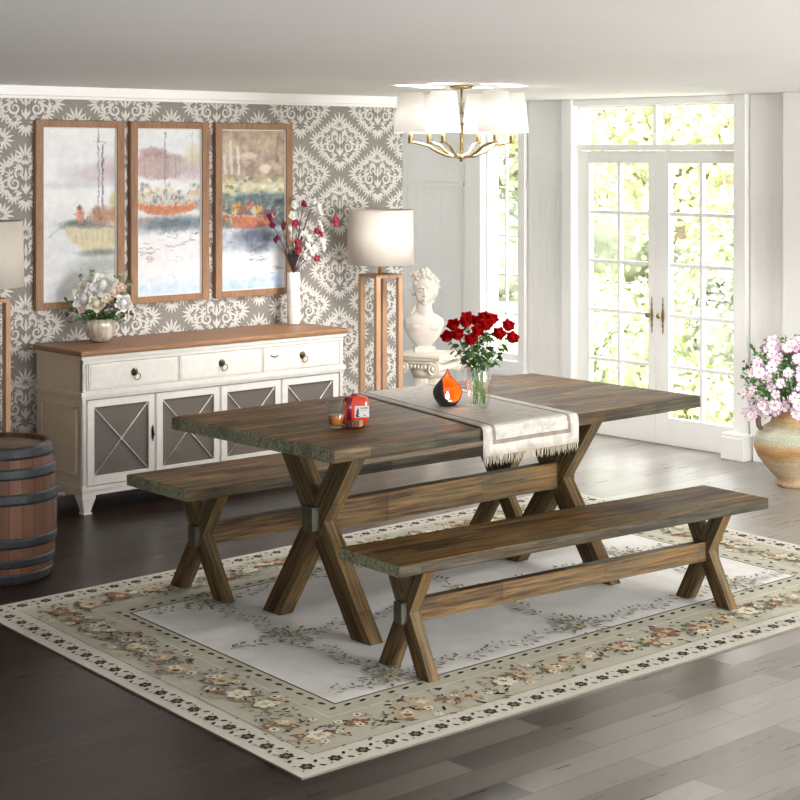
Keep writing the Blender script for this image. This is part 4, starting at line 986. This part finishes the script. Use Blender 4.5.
# ================================================================== BOTTLE, GLASS, CHOCOLATES
def bottle():
    P = at_z(355, 424, TZ); ang = R(-42 + 14)
    root = thing('spirits_bottle', 'squat red amber bottle with pale label on the table behind the tumbler', 'bottle', tuple(P), ang)
    m, nt, bs = newmat('red_amber_glass'); bs.inputs['Base Color'].default_value = rgba(srgb(226, 66, 34)); bs.inputs['Roughness'].default_value = .12
    bs.inputs['Transmission Weight'].default_value = .35; bs.inputs['Coat Weight'].default_value = .5
    def rr(w2, d2, r, n=6):
        pts = []
        for cx, cy, a0 in ((w2 - r, d2 - r, 0), (-w2 + r, d2 - r, 90), (-w2 + r, -d2 + r, 180), (w2 - r, -d2 + r, 270)):
            for i in range(n + 1): a = R(a0 + 90 * i / n); pts.append((cx + r * math.cos(a), cy + r * math.sin(a)))
        return pts
    def loft(secs, b, mat=0):
        n = None
        o = []
        for w2, d2, r, z in secs:
            q = rr(w2, d2, r); n = len(q); o += [(x, y, z) for x, y in q]
        fs = [(j * n + i, j * n + (i + 1) % n, (j + 1) * n + (i + 1) % n, (j + 1) * n + i) for j in range(len(secs) - 1) for i in range(n)] + [tuple(range(n))[::-1], tuple((len(secs) - 1) * n + i for i in range(n))]
        b.add(o, fs, mat, True)
    b = MB(); loft([(.040, .022, .02, 0), (.047, .028, .02, .005), (.0485, .030, .018, .02), (.0485, .030, .018, .082), (.045, .027, .018, .095), (.036, .02, .016, .102), (.02, .014, .012, .1045)], b); b.build('bottle_body', m, root)
    b = MB(); loft([(.0145, .0145, .012, .103), (.0145, .0145, .012, .109), (.012, .012, .011, .111)], b); b.build('stopper', plain('dark_red_stopper', srgb(120, 40, 44), .4), root)
    b = MB(); loft([(.0155, .0315, .014, .022), (.0155, .0315, .014, .100)], b)
    b.build('wine_strip', plain('dark_wine_glass', srgb(96, 22, 40), .15, var=.3, vscale=30), root, mtx=Matrix.Translation((-.027, 0, 0)))
    lab = MB(); y = -.0308; lab.box(-.008, .046, y - .0006, y, .028, .070, 0)
    y -= .0008
    blk = [(-.004, .033, .006, .042), (.0, .040, .0085, .048), (-.003, .046, .004, .053), (.001, .050, .008, .058), (.001, .058, .005, .064), (-.004, .030, .010, .034)]
    for x0, z0, x1, z1 in blk: lab.box(x0, x1, y, y + .0003, z0, z1, 1)
    for x0, z0, x1, z1 in ((.014, .060, .021, .064), (.022, .060, .029, .0635), (.030, .060, .040, .064), (.014, .054, .038, .0548), (.014, .051, .034, .0518), (.024, .034, .034, .037), (-.006, .0295, .044, .0302)): lab.box(x0, x1, y, y + .0003, z0, z1, 1)
    lab.build('label', [plain('grey_label', srgb(196, 192, 196), .6), plain('label_ink', srgb(20, 20, 24), .6)], root)
    P = at_z(336, 427.5, TZ); root = thing('whisky_tumbler', 'short clear tumbler with amber drink beside the red bottle', 'glass', tuple(P), 0)
    b = MB(); b.lathe([(.024, 0), (.0255, .002), (.0365, .092), (.0352, .092), (.0248, .012), (.001, .011)], 32); b.build('glass_body', 'clear', root)
    m, nt, bs = newmat('amber_drink'); bs.inputs['Base Color'].default_value = rgba(srgb(238, 140, 60)); bs.inputs['Roughness'].default_value = .1; bs.inputs['Transmission Weight'].default_value = .5
    b = MB(); b.lathe([(.001, .0125), (.0240, .0125), (.0286, .046), (.001, .046)], 32); b.build('drink', m, root)
    for dx, dz, a, mt, lb in ((0, .5, .5, plain('dark_chocolate', srgb(96, 52, 52), .35, var=.3), 'dark glossy chocolate cube in front of the red bottle'), (7.5, .2, 1.1, plain('caramel_side', srgb(166, 120, 92), .4, var=.3), 'caramel coloured chocolate piece leaning right of the dark one')):
        P = at_z(350.5 + dx, 426.5 + dz, TZ); s = .0145
        b = MB(); b.box(-s, s, -s, s, 0, s * 1.7); o = b.build('chocolate', mt, None, bevel=.003); o.location = P + Vector((0, 0, .0005)); o.rotation_euler = (0, 0, a - .7 if dx else a)
        tag(o, lb, 'chocolate', 'chocolates by the bottle')
bottle()

# ================================================================== SIDEBOARD BOUQUET IN RIBBED BOWL
SBZ = .801
def white_bouquet():
    vy = 7.445; p0 = at_y(100.5, 340, vy); root = thing('ribbed_vase', 'small pearly ribbed bowl vase of white flowers on left end of sideboard', 'vase', (p0.x, vy, SBZ))
    m, nt, bs = newmat('pearl_glass'); n1 = noise(nt, coords(nt, scale=(30, 30, 12)), 1.5, 4)
    L(nt, ramp(nt, n1, [(.3, srgb(176, 166, 140)), (.5, srgb(222, 218, 204)), (.7, srgb(240, 238, 230))]), bs.inputs['Base Color']); bs.inputs['Roughness'].default_value = .22; bs.inputs['Metallic'].default_value = .25
    pr = [(.001, 0), (.034, 0), (.048, .006), (.064, .03), (.073, .06), (.076, .09), (.073, .118), (.069, .118), (.071, .09), (.067, .06), (.05, .02), (.001, .014)]
    b = MB(); b.lathe(pr, 72, 0, None, True, lambda a, z: 1 + .05 * abs(math.cos(6 * a)) * min(1, z / .04)); b.build('bowl', m, root)
    fl = [(103, 285, 9.5, 'wpetal', 1.3, 'largest white bloom at the top of the bouquet'), (84.5, 298, 9.5, 'wpetal', 1.2, 'large white bloom at the left of the bouquet'), (96.5, 303.5, 7, 'cpetal', 1.8, 'open cream rose in the lower middle'), (123.5, 303, 6.8, 'wpetal', 1.2, 'white rose at the far right'),
          (113.5, 291, 5.2, 'ppetal', 1.2, 'blush rose on the right below the white ones'), (81.5, 309, 3.6, 'ppetal', 1.3, 'tiny blush bud at the lower left'), (91.5, 289, 5.2, 'wpetal', 1.5, 'white bloom left of the largest one'), (94, 281, 6.5, 'wpetal', .4, 'white bloom at the top left'),
          (109.5, 282.5, 6.5, 'wpetal', .6, 'white bloom at the top right'), (116, 285, 3.8, 'ppetal', .2, 'small blush bud at the upper right'), (122, 288, 3.6, 'ppetal', .6, 'blush bud near the right edge'), (84, 285, 4.2, 'cpetal', .7, 'cream bud at the upper left'), (75, 292, 3.2, 'cpetal', .9, 'cream bud cluster at the far left'), (105.8, 298, 3.8, 'cpetal', 1.9, 'greenish cream bud in the middle')]
    Zc = vy / (CO + SI * 299.5 / 1700); base = Vector((p0.x, vy, SBZ + .10))
    def stemto(c, parent, r=.0018):
        b = MB(); b.tube([base - c + Vector((0, 0, -.06)), (base - c) * .5 + Vector((0, 0, .01)), Vector((0, 0, -.01))], r, 5); b.build('stem', 'stem', parent)
    for px, py, rp, mt, fr, lb in fl:
        c = at_depth(px, py, Zc - fr * .055); rel = c - base; up = (rel.normalized() * .6 - cv * (.5 + .6 * fr) + Vector((0, 0, .1))).normalized()
        rt = thing('flower', lb, 'flower', tuple(c), 0, 'white and blush flowers in the ribbed vase'); rt['label'] = lb + ' in the ribbed vase' if len(lb.split()) < 13 else lb
        b = MB(); bloom(b, (0, 0, 0), rp / 160, up, 0, (5, 6, 6, 5) if rp > 6 else (5, 5, 3), 1.2, .5); b.build('bloom', mt, rt); stemto(c, rt)
    M['berry'] = plain('dusky_berries', srgb(120, 96, 100), .6, var=.4, vscale=90)
    for px, py, lb in ((106, 305.5, 'left one of two dusky berry clusters in the white bouquet'), (113.5, 304.5, 'right one of two dusky berry clusters in the white bouquet')):
        c = at_depth(px, py, Zc - .09); rt = thing('berry_cluster', lb, 'berries', tuple(c), 0, 'berry clusters'); b = MB()
        for k in range(34):
            d = Vector((random.gauss(0, 1), random.gauss(0, 1), random.gauss(0, 1))).normalized() * .017; b.ball(d, .0052, 6, 5)
        tag(b.build('berries', 'berry', rt)); stemto(c, rt)
    # eucalyptus and foliage sprigs
    sp = [(66, 300, .3, 'sage'), (72, 322, .5, 'sage'), (80, 278, 0, 'sage'), (93, 271, -.2, 'sage'), (118, 274, 0, 'sage'), (130, 283, 0, 'sage'), (132, 300, .3, 'sage'), (121, 322, .8, 'sage'), (68, 311, .4, 'green'), (131, 313, .6, 'green'), (89, 316, 1.6, 'green'), (104, 314, 1.7, 'green'), (113, 317, 1.3, 'green'), (98, 292, 1.4, 'green'), (78, 302, .8, 'green'), (126, 294, .4, 'sage')]
    names = ['pointing left low', 'drooping at the lower left', 'rising at the upper left', 'rising highest at the top', 'rising at the upper right', 'at the far upper right', 'pointing far right', 'drooping over the vase at right', 'dark green at the left', 'dark green at the right', 'dark green over the vase rim at left', 'dark green over the vase rim in the middle', 'dark green over the vase rim at right', 'dark green between the white blooms', 'dark green behind the left bloom', 'behind the right white rose']
    for (px, py, fr, mt), nm in zip(sp, names):
        c = at_depth(px, py, Zc - fr * .05); rt = thing('leaf_sprig', 'leafy sprig ' + nm + ' of the white bouquet', 'leaf sprig', tuple(c), 0, 'greenery in the white bouquet')
        b = MB(); s0 = base - c; b.tube([s0, s0 * .4 + Vector((0, 0, .012)), (0, 0, 0)], .0013, 5); b.build('stem', 'stem', rt)
        b = MB()
        for k in range(16):
            t = k / 16 * .75; s = s0 * t + Vector((0, 0, .03 * t * (1 - t))); d = Vector((random.uniform(-1, 1), random.uniform(-1, .3), random.uniform(-.6, 1))).normalized() * random.uniform(.024, .04)
            b.leaf(s + d * .1, s + d, .028 if mt == 'sage' else .02, None, 0, .1, .2)
        b.build('leaves', mt, rt)
white_bouquet()

# ================================================================== WHITE CYLINDER VASE WITH BLOSSOM BRANCHES
def blossom_vase():
    vy = 7.50; p0 = at_y(293.5, 327, vy); root = thing('cylinder_vase', 'tall white cylinder vase of blossom twigs on right end of sideboard', 'vase', (p0.x, vy, SBZ))
    b = MB(); b.lathe([(.001, 0), (.034, 0), (.036, .003), (.036, .287), (.035, .29), (.031, .29), (.031, .02), (.001, .018)], 36)
    for row in range(7):
        for k in range(13):
            if random.random() < .25: continue
            a = k / 13 * 2 * math.pi + row; z = .10 + row * .016; m = Matrix.Translation((.0362 * math.cos(a), .0362 * math.sin(a), z)) @ Matrix.Rotation(a, 4, 'Z')
            b.box(-.0006, .0006, -.0045, .0045, -.003, random.uniform(-.001, .004), 1, m)
    b.build('vase_body', [plain('white_ceramic', srgb(240, 238, 232), .3, var=.02), plain('embossed_grey', srgb(206, 204, 198), .5, var=.05)], root)
    Zc = vy / (CO + SI * 106.5 / 1700); rim = Vector((p0.x, vy, SBZ + .285)); S = 5.333
    tw = [  # twig tip and its blossoms (crop pixels), colour
        ((170, 70), [(185, 78, 'w'), (178, 135, 'w'), (187, 177, 'p'), (160, 205, 'w')]), ((235, 60), [(233, 75, 'p'), (172, 250, 'w'), (165, 325, 'w')]),
        ((285, 55), [(262, 68, 'w'), (290, 68, 'w'), (318, 115, 'w'), (312, 90, 'w')]), ((335, 170), [(318, 180, 'w'), (325, 205, 'w'), (303, 222, 'p'), (328, 235, 'p')]),
        ((345, 320), [(328, 272, 'w'), (338, 305, 'w'), (290, 312, 'w')]), ((260, 120), [(240, 240, 'w'), (258, 256, 'w'), (200, 278, 'p')]),
        ((300, 375), [(262, 362, 'w'), (240, 345, 'w'), (278, 340, 'w'), (300, 365, 'p')]), ((405, 160), [(402, 160, 'p'), (402, 182, 'p')]),
        ((40, 140), [(55, 160, 'd'), (48, 140, 'd'), (65, 190, 'd')]), ((110, 180), [(125, 180, 'd'), (122, 200, 'd')]), ((75, 270), [(95, 255, 'd'), (80, 268, 'd')]), ((200, 200), [(203, 322, 'p'), (205, 300, 'p'), (255, 300, 'w')])]
    nm = ['leftmost white and pink twig rising highest', 'twig with the topmost pink bloom', 'twig arching right with white blooms at the top', 'twig with white and pink blooms at the upper right', 'twig bending low to the right with white blooms',
          'middle twig with white blooms', 'lowest right twig of white blooms', 'long thin twig with pink blooms farthest right', 'twig with plum blooms farthest left', 'short plum twig left of centre', 'low plum twig at the left', 'central twig with pink blooms just above the rim']
    for i, (((tx, ty), bl), lb) in enumerate(zip(tw, nm)):
        dz = random.uniform(-.04, .07) * (1 if i not in (8, 9, 10) else 0) + (.05 if i in (8, 9, 10) else 0)
        conv = lambda x, y: at_depth(260 + x / S, 190 + y / S, Zc - dz)
        tip = conv(tx, ty); rt = thing('blossom_twig', lb, 'blossom twig', tuple(tip), 0, 'blossom twigs in the white cylinder vase')
        rt['label'] = lb + ' in the tall white vase'
        b = MB(); s0 = rim - tip; low = s0 + Vector((0, 0, -.12)); mid = s0 * .5 + Vector((0, 0, .03))
        b.tube([low, s0 * 1.0, mid, (0, 0, 0)], [.003, .0028, .0022, .001], 6)
        for x, y, _ in bl:
            c = conv(x, y) - tip; t = max(.1, min(.9, c.dot(s0) / s0.length_squared + .1)); b.tube([s0 * t + Vector((0, 0, .03 * 4 * t * (1 - t) * .8)), c], .0009, 4)
        for k in range(5):
            a = random.uniform(0, 6.28); e = s0 + Vector((math.cos(a) * .035, math.sin(a) * .035, .10 + .05 * random.random())); b.tube([s0, e], .0014, 4)
        b.build('twig', 'twig', rt)
        for x, y, cc in bl:
            c = conv(x, y) - tip; f = MB(); rr = {'w': .026, 'p': .023, 'd': .018}[cc]
            up = Vector((random.uniform(-.6, .6), -.7, random.uniform(-.2, .6)))
            bloom(f, (0, 0, 0), rr, up, 0, (5, 4), .9, .6); f.build('bloom', {'w': 'wpetal', 'p': 'pink', 'd': 'plum'}[cc], rt, mtx=Matrix.Translation(c))
blossom_vase()

# ================================================================== BUST ON IONIC PEDESTAL
def pedestal_and_bust():
    Zp = 10.45; P = at_depth(429, 352, Zp); topz = P.z; rz = R(-74)
    root = thing('ionic_pedestal', 'ivory ionic column pedestal under the bust by the white wall', 'pedestal', (P.x, P.y, 0), rz)
    b = MB(); b.box(-.165, .165, -.15, .15, topz - .022, topz); b.box(-.155, .155, -.14, .14, topz - .040, topz - .022)
    b.build('abacus', 'ivory', root, bevel=.005)
    b = MB()
    for sy in (-1, 1):
        for sx in (-1, 1):
            pts = []
            for i in range(46):
                t = i / 45; a = R(90) + sx * -1 * t * 2 * math.pi * 2.1; r = .040 * (1 - t) ** .8 + .004
                pts.append((sx * .108 + math.cos(a) * r, sy * .128, topz - .086 + math.sin(a) * r))
            b.tube(pts, [.0065] * 40 + [.006] * 6, 8)
            b.lathe([(.036, -.012), (.036, .012)], 24, 0, Matrix.Translation((sx * .108, sy * .118, topz - .086)) @ Matrix.Rotation(R(90), 4, 'X'), False)
            b.lathe([(.008, -.012), (.010, .0), (.006, .010)], 12, 0, Matrix.Translation((sx * .108, sy * .132, topz - .086)) @ Matrix.Rotation(R(90 * sy), 4, 'X'))
        b.tube([(-.108, sy * .128, topz - .0455), (-.05, sy * .128, topz - .054), (0, sy * .128, topz - .058), (.05, sy * .128, topz - .054), (.108, sy * .128, topz - .0455)], .0065, 8)
        for k in range(5): b.ball((-.05 + k * .025, sy * .122, topz - .078), (.010, .012, .014), 10, 8)
    for sx in (-1, 1): b.lathe([(.034, -.118), (.024, -.05), (.022, 0), (.024, .05), (.034, .118)], 24, 0, Matrix.Translation((sx * .108, 0, topz - .086)) @ Matrix.Rotation(R(90), 4, 'X'))
    b.box(-.10, .10, -.118, .118, topz - .075, topz - .040)
    b.lathe([(.098, topz - .15), (.108, topz - .125), (.112, topz - .105), (.104, topz - .09), (.098, topz - .07)], 40)
    b.build('scroll_capital', 'ivory', root)
    b = MB(); b.lathe([(.112, .075), (.103, .10), (.098, topz - .15)], 80, 0, None, True, lambda a, z: 1 - .05 * abs(math.sin(10 * a))); b.build('fluted_shaft', 'ivory', root)
    b = MB(); b.lathe([(.135, .04), (.14, .05), (.135, .062), (.118, .066), (.115, .078)], 40); b.box(-.15, .15, -.15, .15, 0, .04); b.build('base', 'ivory', root, bevel=.003)
    # bust: overlapping volumes fused into one surface
    Pb = at_depth(424, 352, Zp); root = thing('marble_bust', 'white plaster classical bust with curly hair standing on the pedestal', 'bust', (Pb.x, Pb.y, topz + .001), R(-42 + 6))
    b = MB()
    def E(x, y, z, rx, ry, rz_, rot=0, tilt=0):
        mt = Matrix.Translation((x, y, z)) @ Matrix.Rotation(tilt, 4, 'Y') @ Matrix.Rotation(rot, 4, 'X'); b.ball((0, 0, 0), (rx, ry, rz_), 20, 14, 0, mt)
    # y negative faces the viewer
    b.box(-.064, .064, -.055, .055, 0, .034)
    tb = MB(); tb.lathe([(.040, .028), (.052, .045), (.082, .075), (.105, .110), (.121, .150), (.126, .180), (.117, .203), (.092, .222), (.062, .240), (.05, .262)], 36, 0, Matrix.Translation((-.002, .004, 0)) @ Matrix.Diagonal((1, .56, 1, 1)))
    b.add(tb.v, tb.f, 0, True); E(-.042, -.028, .160, .052, .036, .040); E(.040, -.028, .160, .052, .036, .040); E(-.102, .004, .190, .024, .040, .030); E(.098, .004, .178, .028, .042, .036)
    b.tube([(0, .008, .17), (.004, .004, .23), (.002, .0, .285), (0, .0, .32)], [.064, .052, .047, .046], 20)
    hz = .375
    E(.008, .012, hz + .020, .078, .084, .082); E(.052, .026, hz + .004, .040, .055, .058); E(-.002, -.022, hz - .018, .052, .052, .068); E(-.003, -.038, hz - .060, .026, .026, .022); E(-.004, -.050, hz - .072, .015, .014, .013)
    E(-.032, -.035, hz - .03, .022, .028, .035); E(.028, -.035, hz - .03, .022, .028, .035)
    b.tube([(-.004, -.070, hz + .022), (-.005, -.080, hz - .004), (-.005, -.089, hz - .022), (-.005, -.076, hz - .028)], [.007, .0085, .0105, .006], 10)
    E(-.005, -.077, hz - .024, .014, .010, .007)
    b.tube([(-.045, -.054, hz + .020), (-.024, -.073, hz + .028), (-.010, -.074, hz + .020)], [.005, .007, .004], 8); b.tube([(.037, -.054, hz + .020), (.014, -.073, hz + .028), (0, -.074, hz + .020)], [.005, .007, .004], 8)
    E(-.024, -.062, hz + .006, .012, .010, .007); E(.015, -.062, hz + .006, .012, .010, .007)
    b.tube([(-.022, -.066, hz - .047), (-.005, -.077, hz - .043), (.012, -.066, hz - .047)], [.003, .006, .003], 8); b.tube([(-.018, -.065, hz - .055), (-.005, -.076, hz - .056), (.009, -.065, hz - .055)], [.003, .0065, .003], 8)
    E(-.066, .005, hz - .010, .010, .016, .024); E(.072, .005, hz - .010, .010, .016, .024)
    random.seed(21)
    for k in range(120):     # curls all over the crown, sides and back
        th = random.uniform(-.25, 1.5); a = random.uniform(0, 6.28); yy = .012 + math.cos(th) * math.sin(a) * .084
        if yy < -.045 and th < .62: continue
        if yy < -.01 and th < .2: continue
        x = .010 + math.cos(th) * math.cos(a) * .086; z = hz + .02 + math.sin(th) * .088; s = random.uniform(.010, .016); b.ball((x, yy, z), (s, s, s * .8), 8, 6)
    for k in range(46):      # piled top knot
        b.ball((-.022 + random.gauss(0, .028), -.02 + random.gauss(0, .02), hz + .108 + random.gauss(0, .011)), random.uniform(.010, .016), 8, 6)
    for k in range(14): t = k / 13; b.ball((.050 + .01 * math.sin(k), .01 + .02 * t, hz - .0 - .07 * t), .014, 8, 6)
    for k in range(16): t = k / 15; b.ball((-.045 - .035 * t, .01, hz - .085 - .07 * t + .003 * math.sin(k * 2)), .010 + .003 * (k % 2), 8, 6)
    o = b.build('figure', 'plaster', root)
    rm = o.modifiers.new('fuse', 'REMESH'); rm.mode = 'VOXEL'; rm.voxel_size = .0029; rm.use_smooth_shade = True
    sm = o.modifiers.new('soften', 'SMOOTH'); sm.iterations = 1; sm.factor = .5
pedestal_and_bust()

# ================================================================== POTTED PETUNIA
def petunia():
    Zc = 9.0; P = at_depth(795, 300, Zc); root = thing('potted_petunia', 'weathered clay urn of pink and white petunias by the garden doors', 'potted plant', (P.x, P.y, 0))
    m, nt, bs = newmat('weathered_clay'); tc = N(nt, 'ShaderNodeTexCoord'); sp = N(nt, 'ShaderNodeSeparateXYZ'); L(nt, tc.outputs['Object'], sp.inputs[0])
    n1 = noise(nt, coords(nt, scale=(1, 1, 1)), 7, 5, .6); n2 = noise(nt, coords(nt), 110, 3, .7); n3 = noise(nt, coords(nt, scale=(4, 4, 90)), 1.2, 3)
    ad = N(nt, 'ShaderNodeMath', operation='MULTIPLY_ADD'); L(nt, n1, ad.inputs[0]); ad.inputs[1].default_value = .16; L(nt, sp.outputs[2], ad.inputs[2])
    c = ramp(nt, ad.outputs[0], [(.09, srgb(190, 158, 122)), (.15, srgb(204, 186, 160)), (.22, srgb(196, 176, 144)), (.26, srgb(176, 132, 82)), (.30, srgb(192, 160, 118)), (.33, srgb(178, 182, 162)), (.37, srgb(198, 200, 182)), (.41, srgb(190, 168, 128)), (.47, srgb(180, 142, 98))])
    c = mix(nt, .5, c, ramp(nt, n2, [(.35, (.62, .56, .5)), (.55, (1.05, 1.05, 1.05)), (.7, (1.35, 1.35, 1.35))]), 'MULTIPLY'); c = mix(nt, .25, c, ramp(nt, n3, [(.4, (.6, .6, .58)), (.6, (1.2, 1.2, 1.2))]), 'MULTIPLY')
    L(nt, c, bs.inputs['Base Color']); bs.inputs['Roughness'].default_value = .8; bump(nt, bs, n3, .25, .003)
    pr = [(.001, 0), (.090, 0), (.098, .010), (.095, .026), (.090, .034), (.108, .055), (.152, .10), (.194, .155), (.215, .205), (.215, .245), (.196, .285), (.160, .315), (.130, .334), (.120, .358), (.124, .384), (.142, .395), (.150, .405), (.144, .418), (.128, .418), (.105, .385), (.001, .37)]
    b = MB(); b.lathe(pr, 56, 0, None, True, lambda a, z: 1 + (.006 * math.sin(z * 260) if .23 < z < .31 else 0)); urn = b.build('urn', m, root)
    for sg in (1, -1):
        hd = MB(); dr = -cu * sg; q = lambda r, z: (dr.x * r, dr.y * r, z)
        hd.tube([q(.128, .378), q(.172, .388), q(.196, .360), q(.192, .318), q(.172, .290)], [.012, .015, .015, .014, .012], 10); hd.build('handle', plain('dark_clay_handle', srgb(108, 90, 70), .8, var=.2), urn)
    M['pgreen'] = plain('petunia_leaf', srgb(84, 130, 62), .5, var=.3, vscale=30); b = MB(); random.seed(4)
    ctr = Vector((0, 0, .56))
    def shell():
        a = random.uniform(0, 6.28); th = random.uniform(-.75, 1.35); rr = .285 * (1 + .12 * random.uniform(-1, 1)); return Vector((math.cos(a) * math.cos(th) * rr * 1.02, math.sin(a) * math.cos(th) * rr, math.sin(th) * rr * .80))
    for k in range(1100):
        d = shell() * random.uniform(.45, .98); p = ctr + d; e = Vector((random.uniform(-1, 1), random.uniform(-1, 1), random.uniform(-.5, 1))).normalized() * random.uniform(.022, .04); b.leaf(p, p + e, .02, None, 0, .1, .2)
    for k in range(60):
        d = shell(); b.tube([(d.x * .2, d.y * .2, .375), tuple(ctr * .5 + Vector((0, 0, .22)) + d * .5), tuple(ctr + d)], .0022, 4)
    b.build('foliage', 'pgreen', root)
    M['pwhite'] = plain('petunia_pale', srgb(248, 238, 246), .5, var=.03, vscale=40); M['pmagenta'] = plain('petunia_magenta', srgb(196, 120, 180), .5, var=.15); M['pcentre'] = plain('petunia_throat', srgb(196, 170, 110), .6)
    def petunia_flower(b, c, up, r):
        c = Vector(c); up = up.normalized(); a = up.orthogonal().normalized(); s = up.cross(a); k0 = random.uniform(0, 6)
        for i in range(5):
            t = k0 + 2 * math.pi * i / 5; d = a * math.cos(t) + s * math.sin(t); tg = up.cross(d)
            v = [c - up * r * .3, c + d * r * .5 - tg * r * .32, c + d * r * .5, c + d * r * .5 + tg * r * .32, c + d * r * .86 - tg * r * .42 - up * r * .1, c + d * r * .95, c + d * r * .86 + tg * r * .42 - up * r * .1, c + d * r * 1.08 - tg * r * .22 - up * r * .18, c + d * r * 1.1 + tg * r * .22 - up * r * .18]
            b.add(v, [(0, 1, 2), (0, 2, 3), (1, 4, 5, 2), (2, 5, 6, 3)], 0, True); b.add(v, [(4, 7, 5), (5, 7, 8), (5, 8, 6)], 1, True)
            b.add([c - up * r * .25 , c + d * r * .62 - tg * r * .035 + up * .0012, c + d * r * .62 + tg * r * .035 + up * .0012], [(0, 1, 2)], 1)
        b.ball(c - up * r * .15, r * .16, 6, 5, 2)
    for k in range(98):
        d = shell() if k > 84 else None
        if d is None:
            while True:
                d = shell()
                if d.dot(cv) < -.02 - .1 * random.random(): break
        c = ctr + d * 1.04; up = (d.normalized() - cv * .35 + Vector((random.uniform(-.3, .3), random.uniform(-.3, .3), .15))); f = MB(); petunia_flower(f, (0, 0, 0), up, random.uniform(.024, .034))
        f.build('flower', ['pwhite', 'pmagenta', 'pcentre'], root, mtx=Matrix.Translation(c))
    for k in range(9):   # trailing sprays on the left
        a = random.uniform(-.5, .5); c = -cu * random.uniform(.20, .27) - cv * random.uniform(0, .12) + Vector((0, 0, random.uniform(.36, .48))); f = MB(); petunia_flower(f, (0, 0, 0), -cu * .6 - cv, .022); f.build('flower', ['pwhite', 'pmagenta', 'pcentre'], root, mtx=Matrix.Translation(c))
petunia()

# ================================================================== CHANDELIER
def chandelier():
    Zc = 8.6; P = at_depth(461.5, 162, Zc); root = thing('chandelier', 'brass six arm chandelier with white fabric shades hanging from ceiling', 'chandelier', (P.x, P.y, 0), 0)
    zb = P.z; hubz = zb + .028
    b = MB(); b.lathe([(.001, zb), (.010, zb + .004), (.012, zb + .012), (.006, zb + .016)], 16); b.lathe([(.022, zb + .016), (.024, zb + .02), (.024, zb + .038), (.018, zb + .042)], 20); b.build('hub', 'brass', root)
    b = MB(); b.tube([(0, 0, zb + .03), (0, 0, zb + .20)], .009, 12); b.lathe([(.014, zb + .188), (.014, zb + .195)], 16); b.tube([(0, 0, zb + .245), (0, 0, CH - .012)], .006, 10); b.lathe([(.014, zb + .243), (.012, zb + .25)], 16); b.build('stem', 'brass', root)
    b = MB(); b.ball((0, 0, zb + .219), .024, 20, 14); b.build('crystal_ball', 'clear', root)
    b = MB(); b.lathe([(.055, CH - .016), (.058, CH - .010), (.06, CH)], 30); b.build('canopy', 'brass', root)
    m, nt, bs = newmat('white_fabric_shade'); bs.inputs['Base Color'].default_value = (.93, .92, .9, 1); bs.inputs['Roughness'].default_value = .9
    tr = N(nt, 'ShaderNodeBsdfTranslucent'); tr.inputs['Color'].default_value = (.95, .93, .9, 1); ms = N(nt, 'ShaderNodeMixShader'); ms.inputs[0].default_value = .6
    L(nt, bs.outputs[0], ms.inputs[1]); L(nt, tr.outputs[0], ms.inputs[2]); L(nt, ms.outputs[0], nt.nodes['Material Output'].inputs[0]); M['wshade'] = m
    rr = .26
    for k in range(6):
        th = R(-42) + R(8 + 60 * k); d = Vector((math.cos(th), math.sin(th), 0)); e = Vector((0, 0, 1)); b = MB()
        prof = [(.015, hubz), (.07, hubz + .004), (.12, hubz + .024), (.17, hubz + .055), (.215, hubz + .066), (rr, hubz + .074)]
        b.tube([tuple(d * r + e * z) for r, z in prof], [.009, .009, .0085, .008, .0075, .007], 8); b.build('arm', 'brass', root)
        c = d * rr; b = MB(); b.lathe([(.014, hubz + .066), (.016, hubz + .072), (.0105, hubz + .08), (.0125, hubz + .084), (.0125, hubz + .135), (.001, hubz + .137)], 16, 0, Matrix.Translation(c)); b.build('candle_cup', 'brass', root)
        zs = hubz + .120; sh = MB(); sh.lathe([(.087, zs), (.064, CH - .035), (.062, CH - .035), (.085, zs)], 32, 0, Matrix.Translation(c), close=True)
        so = sh.build('lamp_shade', 'wshade', root)
        bl = light('bulb_light', 'POINT', (0, 0, 0), (0, 0, 0), 13, color=(1, .96, .91), shadow_soft_size=.02); bl.parent = root; bl.location = (c.x, c.y, hubz + .165)
chandelier()
